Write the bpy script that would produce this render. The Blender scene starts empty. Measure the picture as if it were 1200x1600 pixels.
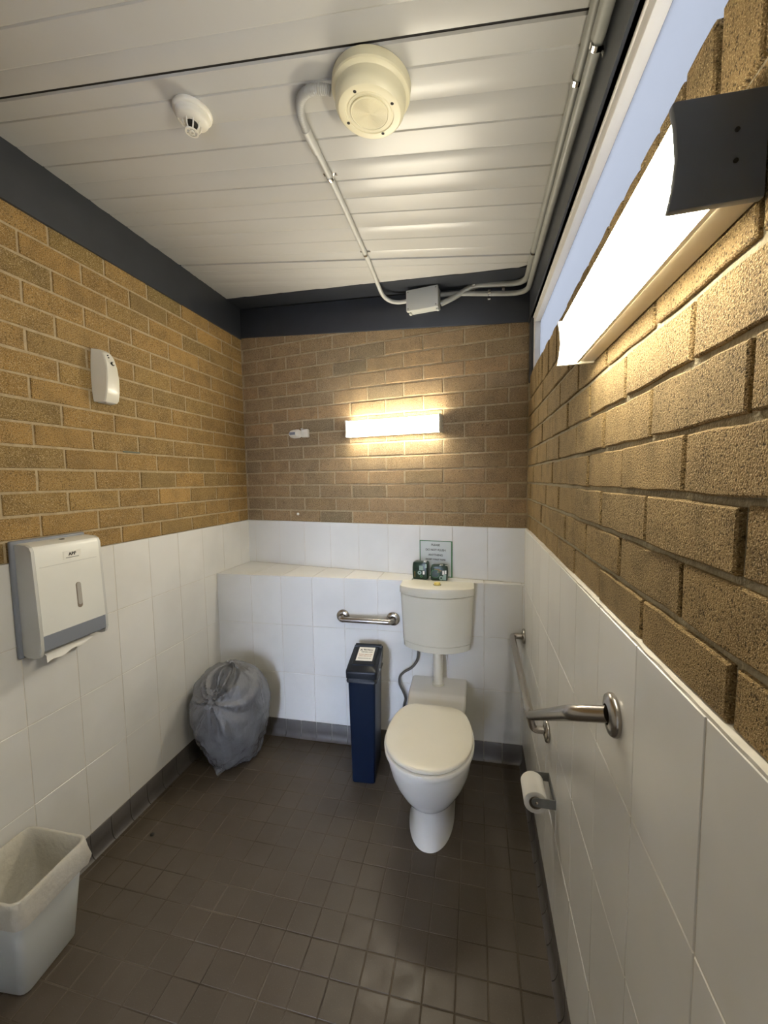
import bpy, bmesh, math, random
from mathutils import Vector, Matrix, noise

S = bpy.context.scene
COL = S.collection
rng = random.Random(7)
PI = math.pi

# ------------------------------------------------------------------ camera, sky, exposure
cam_d = bpy.data.cameras.new('camera')
cam = bpy.data.objects.new('camera', cam_d)
COL.objects.link(cam)
cam_d.sensor_fit = 'VERTICAL'
cam_d.sensor_height = 36.0
cam_d.lens = 628.0 / 1600.0 * 36.0
cam_d.clip_start = 0.01
Rc = ((0.9749793, 0.0036172, -0.2222662), (0.2218139, -0.0816184, 0.9716671), (-0.0146263, -0.9966571, -0.0803786))
M = Matrix(((Rc[0][0], -Rc[0][1], -Rc[0][2], 0.159), (Rc[1][0], -Rc[1][1], -Rc[1][2], -2.6184),
            (Rc[2][0], -Rc[2][1], -Rc[2][2], 1.6103), (0, 0, 0, 1)))
cam.matrix_world = M
S.camera = cam

world = bpy.data.worlds.new('sky')
S.world = world
world.use_nodes = True
WB = world.node_tree.nodes['Background']
WB.inputs[0].default_value = (0.66, 0.76, 1.0, 1)
WB.inputs[1].default_value = 27.0

LAMP_COLOR = (1.0, 0.915, 0.73)
LAMP_BACK = 34.0
LAMP_RIGHT = 31.0
S.view_settings.view_transform = 'Standard'
S.view_settings.look = 'None'
S.view_settings.exposure = 0.82
S.view_settings.gamma = 1.0
S.view_settings.use_curve_mapping = False

# ------------------------------------------------------------------ room numbers
XL, XR = -1.4536, 0.4276
AB, AL, DL = -0.1723, 0.02155, 0.3922          # skew of the back wall, of the ledge front, ledge depth at left
TH_B, TH_L = math.atan(AB), math.atan(AL)
ZC, SL = 2.812, 0.10                            # ceiling height at the left wall, fall to the right
YF = -3.35                                      # front wall (behind the camera)
yback = lambda x: AB * (x - XL)
yledge = lambda x: -DL + AL * (x - XL)
zceil = lambda x: ZC - SL * (x - XL)
TILE_Z = [0.108, 0.4148, 0.7215, 1.028, 1.334]

# ------------------------------------------------------------------ materials
def mat(name, color=(0.8, 0.8, 0.8), rough=0.5, metal=0.0, spec=0.5, coat=0.0):
    m = bpy.data.materials.new(name)
    m.use_nodes = True
    b = m.node_tree.nodes['Principled BSDF']
    b.inputs['Base Color'].default_value = (*color, 1)
    b.inputs['Roughness'].default_value = rough
    b.inputs['Metallic'].default_value = metal
    b.inputs['Specular IOR Level'].default_value = spec
    b.inputs['Coat Weight'].default_value = coat
    return m

class NT:
    def __init__(self, m):
        self.t = m.node_tree; self.n = self.t.nodes; self.l = self.t.links
        self.b = self.n['Principled BSDF']
    def add(self, kind, **kw):
        x = self.n.new(kind)
        for k, v in kw.items():
            if k in x.inputs: x.inputs[k].default_value = v
            else: setattr(x, k, v)
        return x
    def link(self, a, b): self.l.new(a, b)
    def pos(self):
        return self.add('ShaderNodeNewGeometry').outputs['Position']
    def noise(self, scale, detail=3, vec=None, rough=0.5):
        x = self.add('ShaderNodeTexNoise', Scale=scale, Detail=detail, Roughness=rough)
        self.link(vec if vec is not None else self.pos(), x.inputs['Vector'])
        return x.outputs['Fac']
    def ramp(self, fac, stops):
        r = self.add('ShaderNodeValToRGB')
        e = r.color_ramp.elements
        while len(e) < len(stops): e.new(0.5)
        for q, (p, c) in zip(e, stops):
            q.position = p
            q.color = (*c, 1) if len(c) == 3 else c
        self.link(fac, r.inputs[0])
        return r.outputs[0]
    def mix(self, a, b, fac, mode='MIX'):
        x = self.add('ShaderNodeMix', data_type='RGBA', blend_type=mode)
        for s, v in ((x.inputs[6], a), (x.inputs[7], b), (x.inputs[0], fac)):
            if hasattr(v, 'type') and hasattr(v, 'is_linked'): self.link(v, s)
            elif isinstance(v, (int, float)): s.default_value = v
            else: s.default_value = (*v, 1)
        return x.outputs[2]
    def bump(self, h, strength, dist):
        x = self.add('ShaderNodeBump', Strength=strength, Distance=dist)
        self.link(h, x.inputs['Height'])
        self.link(x.outputs['Normal'], self.b.inputs['Normal'])

def brick_mat(name, stops, dark, light, pit, k=1.0):
    """sandy concrete brick: tint per brick, grain, pits and a coarse face"""
    m = mat(name, rough=0.85, spec=0.25); t = NT(m)
    info = t.add('ShaderNodeObjectInfo')
    base = t.ramp(info.outputs['Random'], stops)
    blot = t.noise(14, 4)
    base = t.mix(base, t.mix(base, dark, 0.45), t.ramp(blot, [(0.42, (0, 0, 0)), (0.68, (1, 1, 1))]))
    g1 = t.noise(420 * k, 2)
    g2 = t.noise(230 * k, 3)
    base = t.mix(base, light, t.ramp(g1, [(0.55, (0, 0, 0)), (0.66, (0.8, 0.8, 0.8))]))
    base = t.mix(base, dark, t.ramp(g2, [(0.33, (0.95, 0.95, 0.95)), (0.46, (0, 0, 0))]))
    t.link(base, t.b.inputs['Base Color'])
    h = t.add('ShaderNodeMath', operation='ADD')
    t.link(g1, h.inputs[0]); t.link(g2, h.inputs[1])
    t.bump(h.outputs[0], pit, 0.004)
    return m

BL = [(0.0, (0.306, 0.187, 0.063)), (0.25, (0.390, 0.236, 0.077)), (0.45, (0.278, 0.187, 0.070)), (0.65, (0.408, 0.240, 0.074)), (0.82, (0.324, 0.209, 0.074)), (0.90, (0.482, 0.288, 0.092)), (1.0, (0.232, 0.166, 0.059))]
BB = [(0.0, (0.288, 0.198, 0.095)), (0.25, (0.363, 0.242, 0.122)), (0.45, (0.251, 0.189, 0.106)), (0.65, (0.381, 0.246, 0.122)), (0.80, (0.298, 0.220, 0.118)), (0.90, (0.419, 0.264, 0.125)), (1.0, (0.186, 0.150, 0.087))]
M_BRL = brick_mat('blond_brick_left', BL, (0.13, 0.085, 0.035), (0.72, 0.56, 0.33), 0.55)
M_BRB = brick_mat('blond_brick_back', BB, (0.14, 0.10, 0.055), (0.60, 0.48, 0.32), 0.5)
M_BRR = brick_mat('blond_brick_right', [(0, (0.29, 0.195, 0.085)), (0.5, (0.325, 0.22, 0.095)), (1, (0.26, 0.18, 0.082))], (0.055, 0.036, 0.014), (0.60, 0.45, 0.24), 0.75, 1.35)

def plain_noise(name, c1, c2, scale, rough, bump=0.0, dist=0.002, spec=0.5, detail=4, coat=0.0):
    m = mat(name, rough=rough, spec=spec, coat=coat); t = NT(m)
    f = t.noise(scale, detail)
    t.link(t.ramp(f, [(0.3, c1), (0.7, c2)]), t.b.inputs['Base Color'])
    if bump: t.bump(t.noise(scale * 3, 3), bump, dist)
    return m

M_MORT = plain_noise('mortar_sandy', (0.40, 0.31, 0.19), (0.52, 0.42, 0.27), 60, 0.95, 0.6, 0.003, 0.1)
M_MORR = plain_noise('mortar_grey_sand', (0.29, 0.25, 0.17), (0.39, 0.34, 0.24), 60, 0.95, 0.8, 0.004, 0.1)
M_GROUT = plain_noise('white_grout', (0.62, 0.59, 0.52), (0.76, 0.73, 0.66), 30, 0.9, 0.2, 0.001, 0.1)

def tile_mat(name, c1, c2, rough):
    m = mat(name, rough=rough, spec=0.5); t = NT(m)
    info = t.add('ShaderNodeObjectInfo')
    base = t.ramp(info.outputs['Random'], [(0, c1), (1, c2)])
    f = t.noise(3.0, 3)
    base = t.mix(base, tuple(v * 0.93 for v in c1), t.ramp(f, [(0.45, (0, 0, 0)), (0.75, (1, 1, 1))]))
    t.link(base, t.b.inputs['Base Color'])
    t.bump(t.noise(9, 2), 0.08, 0.003)
    return m
M_TILE = tile_mat('white_wall_tile', (0.74, 0.735, 0.70), (0.79, 0.785, 0.75), 0.28)

def floor_mat():
    m = mat('brown_floor_tile', rough=0.42, spec=0.5); t = NT(m)
    info = t.add('ShaderNodeObjectInfo')
    base = t.ramp(info.outputs['Random'], [(0, (0.080, 0.063, 0.044)), (0.5, (0.088, 0.069, 0.049)), (1, (0.094, 0.074, 0.053))])
    f = t.noise(6, 4); g = t.noise(240, 2)
    base = t.mix(base, (0.074, 0.057, 0.039), t.ramp(f, [(0.4, (0, 0, 0)), (0.7, (0.8, 0.8, 0.8))]))
    base = t.mix(base, (0.135, 0.115, 0.092), t.ramp(g, [(0.6, (0, 0, 0)), (0.75, (0.5, 0.5, 0.5))]))
    t.link(base, t.b.inputs['Base Color'])
    t.link(t.ramp(t.noise(18, 3), [(0.3, (0.36, 0.36, 0.36)), (0.7, (0.52, 0.52, 0.52))]), t.b.inputs['Roughness'])
    t.bump(t.noise(300, 2), 0.18, 0.001)
    return m
M_FLOOR = floor_mat()
M_FGROUT = plain_noise('floor_grout', (0.055, 0.044, 0.033), (0.150, 0.125, 0.096), 4, 0.9, 0.3, 0.002, 0.2, 5)
M_COVE = plain_noise('slate_cove_tile', (0.088, 0.080, 0.076), (0.115, 0.105, 0.098), 12, 0.4, 0.1, 0.001)
M_COVEG = plain_noise('cove_grout', (0.30, 0.27, 0.23), (0.42, 0.38, 0.33), 20, 0.9)
M_CEIL = plain_noise('cream_steel_panel', (0.49, 0.485, 0.455), (0.52, 0.515, 0.485), 2.5, 0.34, 0.04, 0.002)
M_GAP = mat('dark_joint', (0.035, 0.032, 0.03), 0.8)
M_BEAM = plain_noise('charcoal_paint', (0.032, 0.036, 0.044), (0.039, 0.044, 0.053), 8, 0.42, 0.05, 0.002)
M_ALU = mat('white_aluminium', (0.80, 0.78, 0.75), 0.4)
M_CERAM = plain_noise('white_glazed_ceramic', (0.80, 0.79, 0.74), (0.82, 0.81, 0.765), 4, 0.09, 0, coat=0.3)
M_PLAST = plain_noise('cream_plastic', (0.76, 0.735, 0.63), (0.79, 0.76, 0.66), 5, 0.28)
M_CIST = plain_noise('ivory_plastic', (0.70, 0.68, 0.58), (0.73, 0.71, 0.61), 5, 0.25)
M_SIREN = plain_noise('yellowed_plastic', (0.78, 0.725, 0.50), (0.81, 0.755, 0.54), 8, 0.38)
M_YEL = mat('yellow_button', (0.72, 0.58, 0.16), 0.3)
M_STEEL = mat('brushed_stainless', (0.43, 0.405, 0.375), 0.27, 1.0)
M_CHROME = mat('bright_zinc', (0.75, 0.73, 0.70), 0.18, 1.0)
M_GREYM = plain_noise('grey_metal_paint', (0.16, 0.165, 0.165), (0.19, 0.195, 0.195), 40, 0.45)
M_COND = plain_noise('grey_conduit', (0.50, 0.50, 0.465), (0.55, 0.55, 0.51), 20, 0.42)
M_COND_SHADE = plain_noise('shaded_grey_conduit', (0.30, 0.305, 0.28), (0.34, 0.345, 0.315), 20, 0.45)  # darker copy of the conduit grey: corner shade put into the colour
M_FLEX = mat('grey_flexible_conduit', (0.42, 0.42, 0.40), 0.5)
M_BOX = mat('grey_box_plastic', (0.56, 0.57, 0.53), 0.4)
M_NAVY = plain_noise('navy_plastic', (0.0045, 0.011, 0.027), (0.0055, 0.013, 0.032), 6, 0.34)
M_BLACKP = plain_noise('charcoal_plastic', (0.008, 0.011, 0.016), (0.010, 0.013, 0.019), 6, 0.36)
for _m in (M_NAVY, M_BLACKP): _m.node_tree.nodes['Principled BSDF'].inputs['Specular IOR Level'].default_value = 0.25
M_BLACKB = mat('black_bag_film', (0.010, 0.013, 0.018), 0.25)
M_PAPER = mat('white_paper', (0.84, 0.83, 0.79), 0.8)
M_LABEL = mat('label_paper', (0.85, 0.84, 0.78), 0.6)
M_INK = mat('black_ink', (0.03, 0.03, 0.03), 0.7)
M_GINK = mat('grey_ink', (0.12, 0.13, 0.12), 0.7)
M_RINK = mat('red_brown_ink', (0.42, 0.20, 0.13), 0.7)
M_HOLE = mat('dark_hole', (0.02, 0.018, 0.014), 0.8)
M_GREYP = mat('slate_grey_plastic', (0.215, 0.235, 0.275), 0.42)
M_DISP = plain_noise('offwhite_plastic', (0.70, 0.705, 0.66), (0.73, 0.735, 0.69), 6, 0.33)
M_DISPS = plain_noise('pale_grey_plastic', (0.52, 0.525, 0.50), (0.56, 0.565, 0.54), 6, 0.4)
M_BIN = plain_noise('white_bin_plastic', (0.66, 0.69, 0.67), (0.69, 0.72, 0.70), 5, 0.4)
M_GREEN = plain_noise('green_printed_film', (0.004, 0.016, 0.009), (0.012, 0.045, 0.022), 60, 0.3)
M_DGREEN = mat('dark_green_border', (0.045, 0.17, 0.06), 0.5)
M_SIGN = mat('laminated_paper', (0.62, 0.66, 0.64), 0.3)
M_GOLD = mat('gold_print', (0.30, 0.20, 0.06), 0.45)
M_MINT = mat('pale_green_print', (0.30, 0.42, 0.36), 0.45)
M_CARD = mat('grey_card_core', (0.22, 0.18, 0.14), 0.9)
M_HOSE = mat('grey_braided_hose', (0.14, 0.135, 0.12), 0.45, 0.3)
M_CAPD = plain_noise('dark_end_cap', (0.165, 0.182, 0.215), (0.185, 0.203, 0.24), 12, 0.4)  # same cap shape as the ivory ones, coloured darker
M_CAPW = mat('ivory_end_cap', (0.74, 0.72, 0.62), 0.4)
M_BASE = mat('fawn_enamel_channel', (0.56, 0.50, 0.40), 0.45)
M_PUTTY = mat('grey_green_putty', (0.16, 0.18, 0.14), 0.8)
M_PLUG = mat('white_wall_plug', (0.8, 0.78, 0.72), 0.6)
M_CONC = plain_noise('outside_concrete', (0.30, 0.31, 0.33), (0.38, 0.39, 0.41), 3, 0.9)
M_WALLP = mat('front_wall_paint', (0.60, 0.585, 0.54), 0.7)

def lamp_mat(name, strength):
    m = mat(name, (0.9, 0.9, 0.85), 0.3); t = NT(m)
    t.b.inputs['Emission Color'].default_value = (*LAMP_COLOR, 1)
    t.b.inputs['Emission Strength'].default_value = strength
    return m
M_LAMPB = lamp_mat('lit_diffuser_back', LAMP_BACK)
M_LAMPR = lamp_mat('lit_diffuser_right', LAMP_RIGHT)

def frosted():
    m = bpy.data.materials.new('frosted_glass'); m.use_nodes = True
    t = m.node_tree; n = t.nodes
    n.remove(n['Principled BSDF'])
    tr = n.new('ShaderNodeBsdfTranslucent'); tr.inputs[0].default_value = (0.138, 0.136, 0.131, 1)
    gl = n.new('ShaderNodeBsdfGlossy'); gl.inputs['Roughness'].default_value = 0.35; gl.inputs[0].default_value = (0.9, 0.9, 0.9, 1)
    mx = n.new('ShaderNodeMixShader'); mx.inputs[0].default_value = 0.04
    t.links.new(tr.outputs[0], mx.inputs[1]); t.links.new(gl.outputs[0], mx.inputs[2])
    t.links.new(mx.outputs[0], n['Material Output'].inputs[0])
    return m
M_FROST = frosted()

def film(name, color, transp, rough=0.3):
    """thin plastic film: part see-through, part translucent, with wrinkle sheen"""
    m = mat(name, color, rough, spec=0.5); t = NT(m)
    tl = t.add('ShaderNodeBsdfTranslucent'); tl.inputs[0].default_value = (*color, 1)
    tp = t.add('ShaderNodeBsdfTransparent')
    m1 = t.add('ShaderNodeMixShader'); m1.inputs[0].default_value = 0.35
    m2 = t.add('ShaderNodeMixShader'); m2.inputs[0].default_value = transp
    t.link(t.b.outputs[0], m1.inputs[1]); t.link(tl.outputs[0], m1.inputs[2])
    t.link(m1.outputs[0], m2.inputs[1]); t.link(tp.outputs[0], m2.inputs[2])
    t.link(m2.outputs[0], t.n['Material Output'].inputs[0])
    t.bump(t.noise(48, 5), 0.9, 0.008)
    return m
M_LINER = film('clear_white_liner', (0.84, 0.80, 0.71), 0.22)

def bag_mat():
    m = mat('grey_bag_film', (0.13, 0.135, 0.14), 0.24, spec=0.7); t = NT(m)
    v = t.add('ShaderNodeMapping'); v.inputs['Scale'].default_value = (1, 1, 0.45)
    t.link(t.pos(), v.inputs[0])
    f = t.noise(38, 5, v.outputs[0], 0.6)
    t.link(t.ramp(t.noise(5, 3), [(0.3, (0.14, 0.145, 0.152)), (0.7, (0.185, 0.19, 0.197))]), t.b.inputs['Base Color'])
    t.bump(f, 0.75, 0.014)
    return m
M_BAG = bag_mat()

# ------------------------------------------------------------------ mesh helpers
class MB:
    def __init__(self): self.v = []; self.f = []
    def add(self, vs, fs):
        o = len(self.v)
        self.v += [tuple(p) for p in vs]
        self.f += [tuple(i + o for i in q) for q in fs]
        return self
    def box(self, a, b):
        (x0, y0, z0), (x1, y1, z1) = a, b
        return self.add([(x0, y0, z0), (x1, y0, z0), (x1, y1, z0), (x0, y1, z0), (x0, y0, z1), (x1, y0, z1), (x1, y1, z1), (x0, y1, z1)],
                        [(3, 2, 1, 0), (4, 5, 6, 7), (0, 1, 5, 4), (1, 2, 6, 5), (2, 3, 7, 6), (3, 0, 4, 7)])
    def hexa(self, p):
        return self.add(p, [(3, 2, 1, 0), (4, 5, 6, 7), (0, 1, 5, 4), (1, 2, 6, 5), (2, 3, 7, 6), (3, 0, 4, 7)])
    def loft(self, rings, cap0=True, cap1=True, closed=True):
        n = len(rings[0]); o = len(self.v)
        for r in rings: self.v += [tuple(p) for p in r]
        for i in range(len(rings) - 1):
            for j in range(n if closed else n - 1):
                a = o + i * n + j; b = o + i * n + (j + 1) % n
                self.f.append((a, b, b + n, a + n))
        if cap0: self.f.append(tuple(o + j for j in reversed(range(n))))
        if cap1: self.f.append(tuple(o + (len(rings) - 1) * n + j for j in range(n)))
        return self
    def lathe(self, prof, n=32, mtx=None, cap0=True, cap1=True):
        rings = []
        for r, z in prof:
            ring = [Vector((r * math.cos(2 * PI * j / n), r * math.sin(2 * PI * j / n), z)) for j in range(n)]
            rings.append([mtx @ p for p in ring] if mtx else ring)
        return self.loft(rings, cap0, cap1)
    def tube(self, pts, r, n=12, cap=True):
        pts = [Vector(p) for p in pts]
        rs = r if isinstance(r, (list, tuple)) else [r] * len(pts)
        rings = []; up = None
        for i, p in enumerate(pts):
            d = (pts[min(i + 1, len(pts) - 1)] - pts[max(i - 1, 0)]).normalized()
            if up is None:
                up = Vector((0, 0, 1)) if abs(d.z) < 0.9 else Vector((1, 0, 0))
            u = (up - d * up.dot(d)).normalized(); w = d.cross(u); up = u
            rings.append([p + (u * math.cos(2 * PI * j / n) + w * math.sin(2 * PI * j / n)) * rs[i] for j in range(n)])
        return self.loft(rings, cap, cap)
    def build(self, name, m, parent=None, smooth=True, angle=35, loc=None, rotz=None, bevel=0.0, bseg=2):
        me = bpy.data.meshes.new(name)
        me.from_pydata(self.v, [], self.f)
        bm = bmesh.new(); bm.from_mesh(me)
        bmesh.ops.remove_doubles(bm, verts=bm.verts, dist=1e-6)
        if bevel:
            ed = [e for e in bm.edges if len(e.link_faces) == 2 and e.calc_face_angle(0) > math.radians(30)]
            bmesh.ops.bevel(bm, geom=ed, offset=bevel, segments=bseg, profile=0.5, affect='EDGES', clamp_overlap=True)
        bmesh.ops.recalc_face_normals(bm, faces=bm.faces)
        bm.to_mesh(me); bm.free()
        me.materials.append(m)
        if smooth:
            me.polygons.foreach_set('use_smooth', [True] * len(me.polygons))
            me.set_sharp_from_angle(angle=math.radians(angle))
        return link(name, me, parent, loc, rotz)

def link(name, me, parent=None, loc=None, rotz=None):
    o = bpy.data.objects.new(name, me); COL.objects.link(o)
    if parent: o.parent = parent
    if loc is not None: o.location = loc
    if rotz is not None: o.rotation_euler = (0, 0, rotz)
    return o
def thing(name, label, cat, loc=(0, 0, 0), rotz=0.0, group=None, me=None):
    o = bpy.data.objects.new(name, me); COL.objects.link(o)
    o.location = loc; o.rotation_euler = (0, 0, rotz)
    o.empty_display_size = 0.1
    o['label'] = label; o['category'] = cat
    if group: o['group'] = group
    return o
def struct(o, label=None):
    o['kind'] = 'structure'
    if label: o['label'] = label
    return o
def curve(pts, n=8):
    """smooth path through the points (Catmull-Rom)"""
    P = [Vector(p) for p in pts]; out = []
    for i in range(len(P) - 1):
        a, b, c, d = P[max(i - 1, 0)], P[i], P[i + 1], P[min(i + 2, len(P) - 1)]
        for k in range(n):
            t = k / n
            out.append(0.5 * ((2 * b) + (c - a) * t + (2 * a - 5 * b + 4 * c - d) * t * t + (3 * b - a - 3 * c + d) * t ** 3))
    out.append(P[-1]); return out
def fillet(pts, r, n=8):
    """polyline with rounded corners"""
    P = [Vector(p) for p in pts]; out = [P[0]]
    for i in range(1, len(P) - 1):
        a = (P[i - 1] - P[i]); b = (P[i + 1] - P[i])
        q = min(r, a.length * 0.49, b.length * 0.49)
        s, e = P[i] + a.normalized() * q, P[i] + b.normalized() * q
        for k in range(n + 1):
            t = k / n
            out.append(s * (1 - t) ** 2 + P[i] * 2 * t * (1 - t) + e * t * t)
    out.append(P[-1]); return out
def rrect(w, d, r, n=5, cx=0, cy=0):
    """rounded rectangle outline, counter-clockwise"""
    out = []
    for sx, sy, a0 in ((1, 1, 0), (-1, 1, 90), (-1, -1, 180), (1, -1, 270)):
        for k in range(n + 1):
            a = math.radians(a0 + 90 * k / n)
            out.append((cx + sx * (w / 2 - r) + r * math.cos(a), cy + sy * (d / 2 - r) + r * math.sin(a)))
    return out
def text(body, size, m, parent, loc, rot, name='lettering', depth=0.0004, align='CENTER', bold=0.0):
    c = bpy.data.curves.new('t', 'FONT'); c.body = body; c.size = size; c.align_x = align; c.align_y = 'CENTER'
    c.extrude = depth; c.offset = bold
    o = bpy.data.objects.new('t', c); COL.objects.link(o)
    dg = bpy.context.evaluated_depsgraph_get()
    me = bpy.data.meshes.new_from_object(o.evaluated_get(dg))
    bpy.data.objects.remove(o); bpy.data.curves.remove(c)
    me.materials.clear(); me.materials.append(m)
    q = link(name, me, parent); q.location = loc; q.rotation_euler = rot
    return q

# ------------------------------------------------------------------ bricks, tiles
def brick_mesh(w, h, d=0.05, rough=0.0012, seed=0):
    """brick seen from -y: worn outline, small chamfer, body running back to +y (14 outline points)"""
    r = random.Random(seed); out = []
    nx = 4 if w > 0.12 else 2
    for i in range(nx): out.append((w * i / nx, 0))
    for i in range(2): out.append((w, h * i / 2))
    for i in range(nx): out.append((w * (1 - i / nx), h))
    for i in range(2): out.append((0, h * (1 - i / 2)))
    j = [(x + r.uniform(-rough, rough), z + r.uniform(-rough, rough)) for x, z in out]
    cx, cz, c = w / 2, h / 2, 0.0025
    front = [(x + (c if x < cx else -c), 0.0, z + (c if z < cz else -c)) for x, z in j]
    mid = [(x, c * 0.9, z) for x, z in j]
    back = [(x, d, z) for x, z in out]
    mb = MB().loft([back, mid, front], False, True)
    me = bpy.data.meshes.new('brick')
    me.from_pydata(mb.v, [], mb.f)
    bm = bmesh.new(); bm.from_mesh(me); bmesh.ops.recalc_face_normals(bm, faces=bm.faces)
    # front faces look to -y
    bm.to_mesh(me); bm.free()
    return me
def tile_mesh(w, h, d=0.008, c=0.0012):
    a = [(0, 0), (w, 0), (w, h), (0, h)]
    front = [(x + (c if x == 0 else -c), 0, z + (c if z == 0 else -c)) for x, z in a]
    mid = [(x, c, z) for x, z in a]; back = [(x, d, z) for x, z in a]
    mb = MB().loft([back, mid, front], False, True)
    me = bpy.data.meshes.new('tile'); me.from_pydata(mb.v, [], mb.f)
    bm = bmesh.new(); bm.from_mesh(me); bmesh.ops.recalc_face_normals(bm, faces=bm.faces); bm.to_mesh(me); bm.free()
    return me

def lay_bricks(parent, m, rows, u0, u1, face, gap=0.010, wear=0.0012, proud=0.0012, key='b', keep=None, depth=0.05):
    """rows: (z_bottom, z_top, first joint, pitch). Bricks become children of the wall."""
    cache = {}
    for z0, z1, j0, pitch in rows:
        k0 = math.floor((u0 - j0) / pitch); k1 = math.ceil((u1 - j0) / pitch)
        for k in range(k0, k1):
            a, b = j0 + k * pitch + gap / 2, j0 + (k + 1) * pitch - gap / 2
            a, b = max(a, u0), min(b, u1)
            if b - a < 0.025: continue
            if keep and not keep(a, b, z0, z1): continue
            full = abs((b - a) - (pitch - gap)) < 1e-4
            kk = (round(b - a, 4), round(z1 - z0, 4), rng.randrange(5) if full else 0)
            if kk not in cache:
                cache[kk] = brick_mesh(b - a, z1 - z0 - gap, depth, wear, hash(kk) % 997)
                cache[kk].materials.append(m)
            link('brick', cache[kk], parent, (a, face + rng.uniform(-proud, proud), z0 + gap / 2))
def lay_tiles(parent, m, zs, joints, face, gap=0.0026, depth=0.008):
    cache = {}
    for z0, z1 in zip(zs[:-1], zs[1:]):
        for a, b in zip(joints[:-1], joints[1:]):
            kk = (round(b - a, 4), round(z1 - z0, 4))
            if kk not in cache:
                cache[kk] = tile_mesh(b - a - gap, z1 - z0 - gap, depth); cache[kk].materials.append(m)
            link('tile', cache[kk], parent, (a + gap / 2, face + rng.uniform(-0.0004, 0.0004), z0 + gap / 2))

COURSE = lambda c: 1.41 + (c - 1) * 0.086        # bottom of course c; course 0 is cut by the tiles
BRICK_END, TILE_END = 2.75, 2.85

# left wall: frame at (XL,0,0), local x = world y, local -y = into the room
wl = MB().box((YF, 0.004, 1.334), (0.05, 0.12, 2.62)).box((YF, 0.02, 2.62), (0.05, 0.12, 2.95)).build('wall_left', M_MORT, smooth=False, loc=(XL, 0, 0), rotz=PI / 2)
struct(wl, 'left wall of blond bricks over white tiles')
rows = []
for c in range(0, 14):
    z0 = COURSE(c) if c else 1.334
    rows.append((z0 - (0.003 if c == 0 else 0), COURSE(c + 1), -0.223 if c % 2 else -0.110, 0.2403))
rows.append((COURSE(14), 2.609, -0.110, 0.2403))
lay_bricks(wl, M_BRL, rows, -BRICK_END, -0.002, 0.0, 0.0095)
MB().box((YF, -0.0037, 0.0), (0.05, 0.12, 1.3325)).build('grout_bed', M_GROUT, wl, smooth=False)
jl = sorted([-0.11 - 0.2035 * k for k in range(-1 + 1, 14)])
jl = [j for j in jl if j > -TILE_END] + [0.0]
lay_tiles(wl, M_TILE, TILE_Z, jl, -0.005)
MB().box((-1.037, -0.004, 1.7555), (-0.940, 0.001, 1.7625)).build('putty_smear', M_PUTTY, wl, bevel=0.002)

# right wall: local x = -world y
wr = MB().box((0.26, 0.0095, 1.334), (-YF, 0.12, 2.130)).build('wall_right', M_MORR, smooth=False, loc=(XR, 0, 0), rotz=-PI / 2)
struct(wr, 'right wall of blond bricks over white tiles')
rows = []
for c in range(0, 8):
    z0 = COURSE(c) if c else 1.334
    rows.append((z0 - (0.003 if c == 0 else 0), COURSE(c + 1), 1.049 if c % 2 else 1.170, 0.2395))
lay_bricks(wr, M_BRR, rows, 0.345, BRICK_END + 0.1, 0.002, 0.0100, 0.0015, 0.0022)
lay_bricks(wr, M_BRR, [(2.012, 2.141, 0.372, 0.0795)], 0.345, BRICK_END + 0.1, 0.002, 0.010, 0.0028, 0.002)
MB().box((0.30, -0.0062, 0.0), (-YF, 0.12, 1.329)).build('grout_bed', M_GROUT, wr, smooth=False)
mb = MB()
edge = [0.345 + 0.05 * k for k in range(60)]
ring = [[(u, -0.006, 1.326), (u, -0.006 + 0.0025 * noise.noise((u * 23, 1, 0)), 1.3345 + 0.002 * noise.noise((u * 31, 5, 0))), (u, 0.012, 1.337 + 0.002 * noise.noise((u * 17, 9, 0))), (u, 0.012, 1.326)] for u in [0.345 + 0.01 * k for k in range(250)]]
mb.loft(ring).build('grout_edge', M_GROUT, wr, smooth=False)
jr = [0.3525] + [0.466 + 0.2045 * k for k in range(0, 12)]
lay_tiles(wr, M_TILE, TILE_Z[:-1] + [1.331], jr, -0.0075)

# back wall, skewed: local x along the wall
LB = (XR - XL) / math.cos(TH_B)
wb = MB().box((-0.04, 0.004, 1.334), (LB + 0.15, 0.12, 2.60)).box((-0.06, 0.02, 2.60), (LB + 0.15, 0.12, 2.95)).build('wall_back', M_MORT, smooth=False, loc=(XL, 0, 0), rotz=TH_B)
struct(wb, 'back wall of blond bricks above a tiled ledge')
cs = math.cos(TH_B)
rows = []
for c in range(0, 15):
    z0 = COURSE(c) if c else 1.334
    x0 = -0.262 if c % 2 else -0.379
    rows.append((z0 - (0.003 if c == 0 else 0), COURSE(c + 1), (x0 - XL) / cs, 0.2402))
zbeam = lambda u: 2.612 - 0.1016 * u * cs
lay_bricks(wb, M_BRB, rows, 0.002, LB - 0.0, 0.0, 0.0095, keep=lambda a, b, z0, z1: z0 < zbeam(a) + 0.005)
MB().box((-0.04, -0.0037, 0.95), (LB + 0.1, 0.12, 1.3325)).build('grout_bed', M_GROUT, wb, smooth=False)
jb = [0.0] + [(x - XL) / cs for x in (-1.392, -1.184, -0.979, -0.778, -0.573, -0.372, -0.168, 0.029, 0.227)] + [LB]
lay_tiles(wb, M_TILE, [1.030, 1.334], jb, -0.005)
q = MB().lathe([(0.004, 0), (0.010, 0.001), (0.008, 0.006), (0.003, 0.007)], 10, Matrix.Rotation(PI / 2, 4, 'X')).build('wall_plug', M_PLUG, wb, loc=((-1.026 - XL) / cs, -0.001, 1.384))

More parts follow.
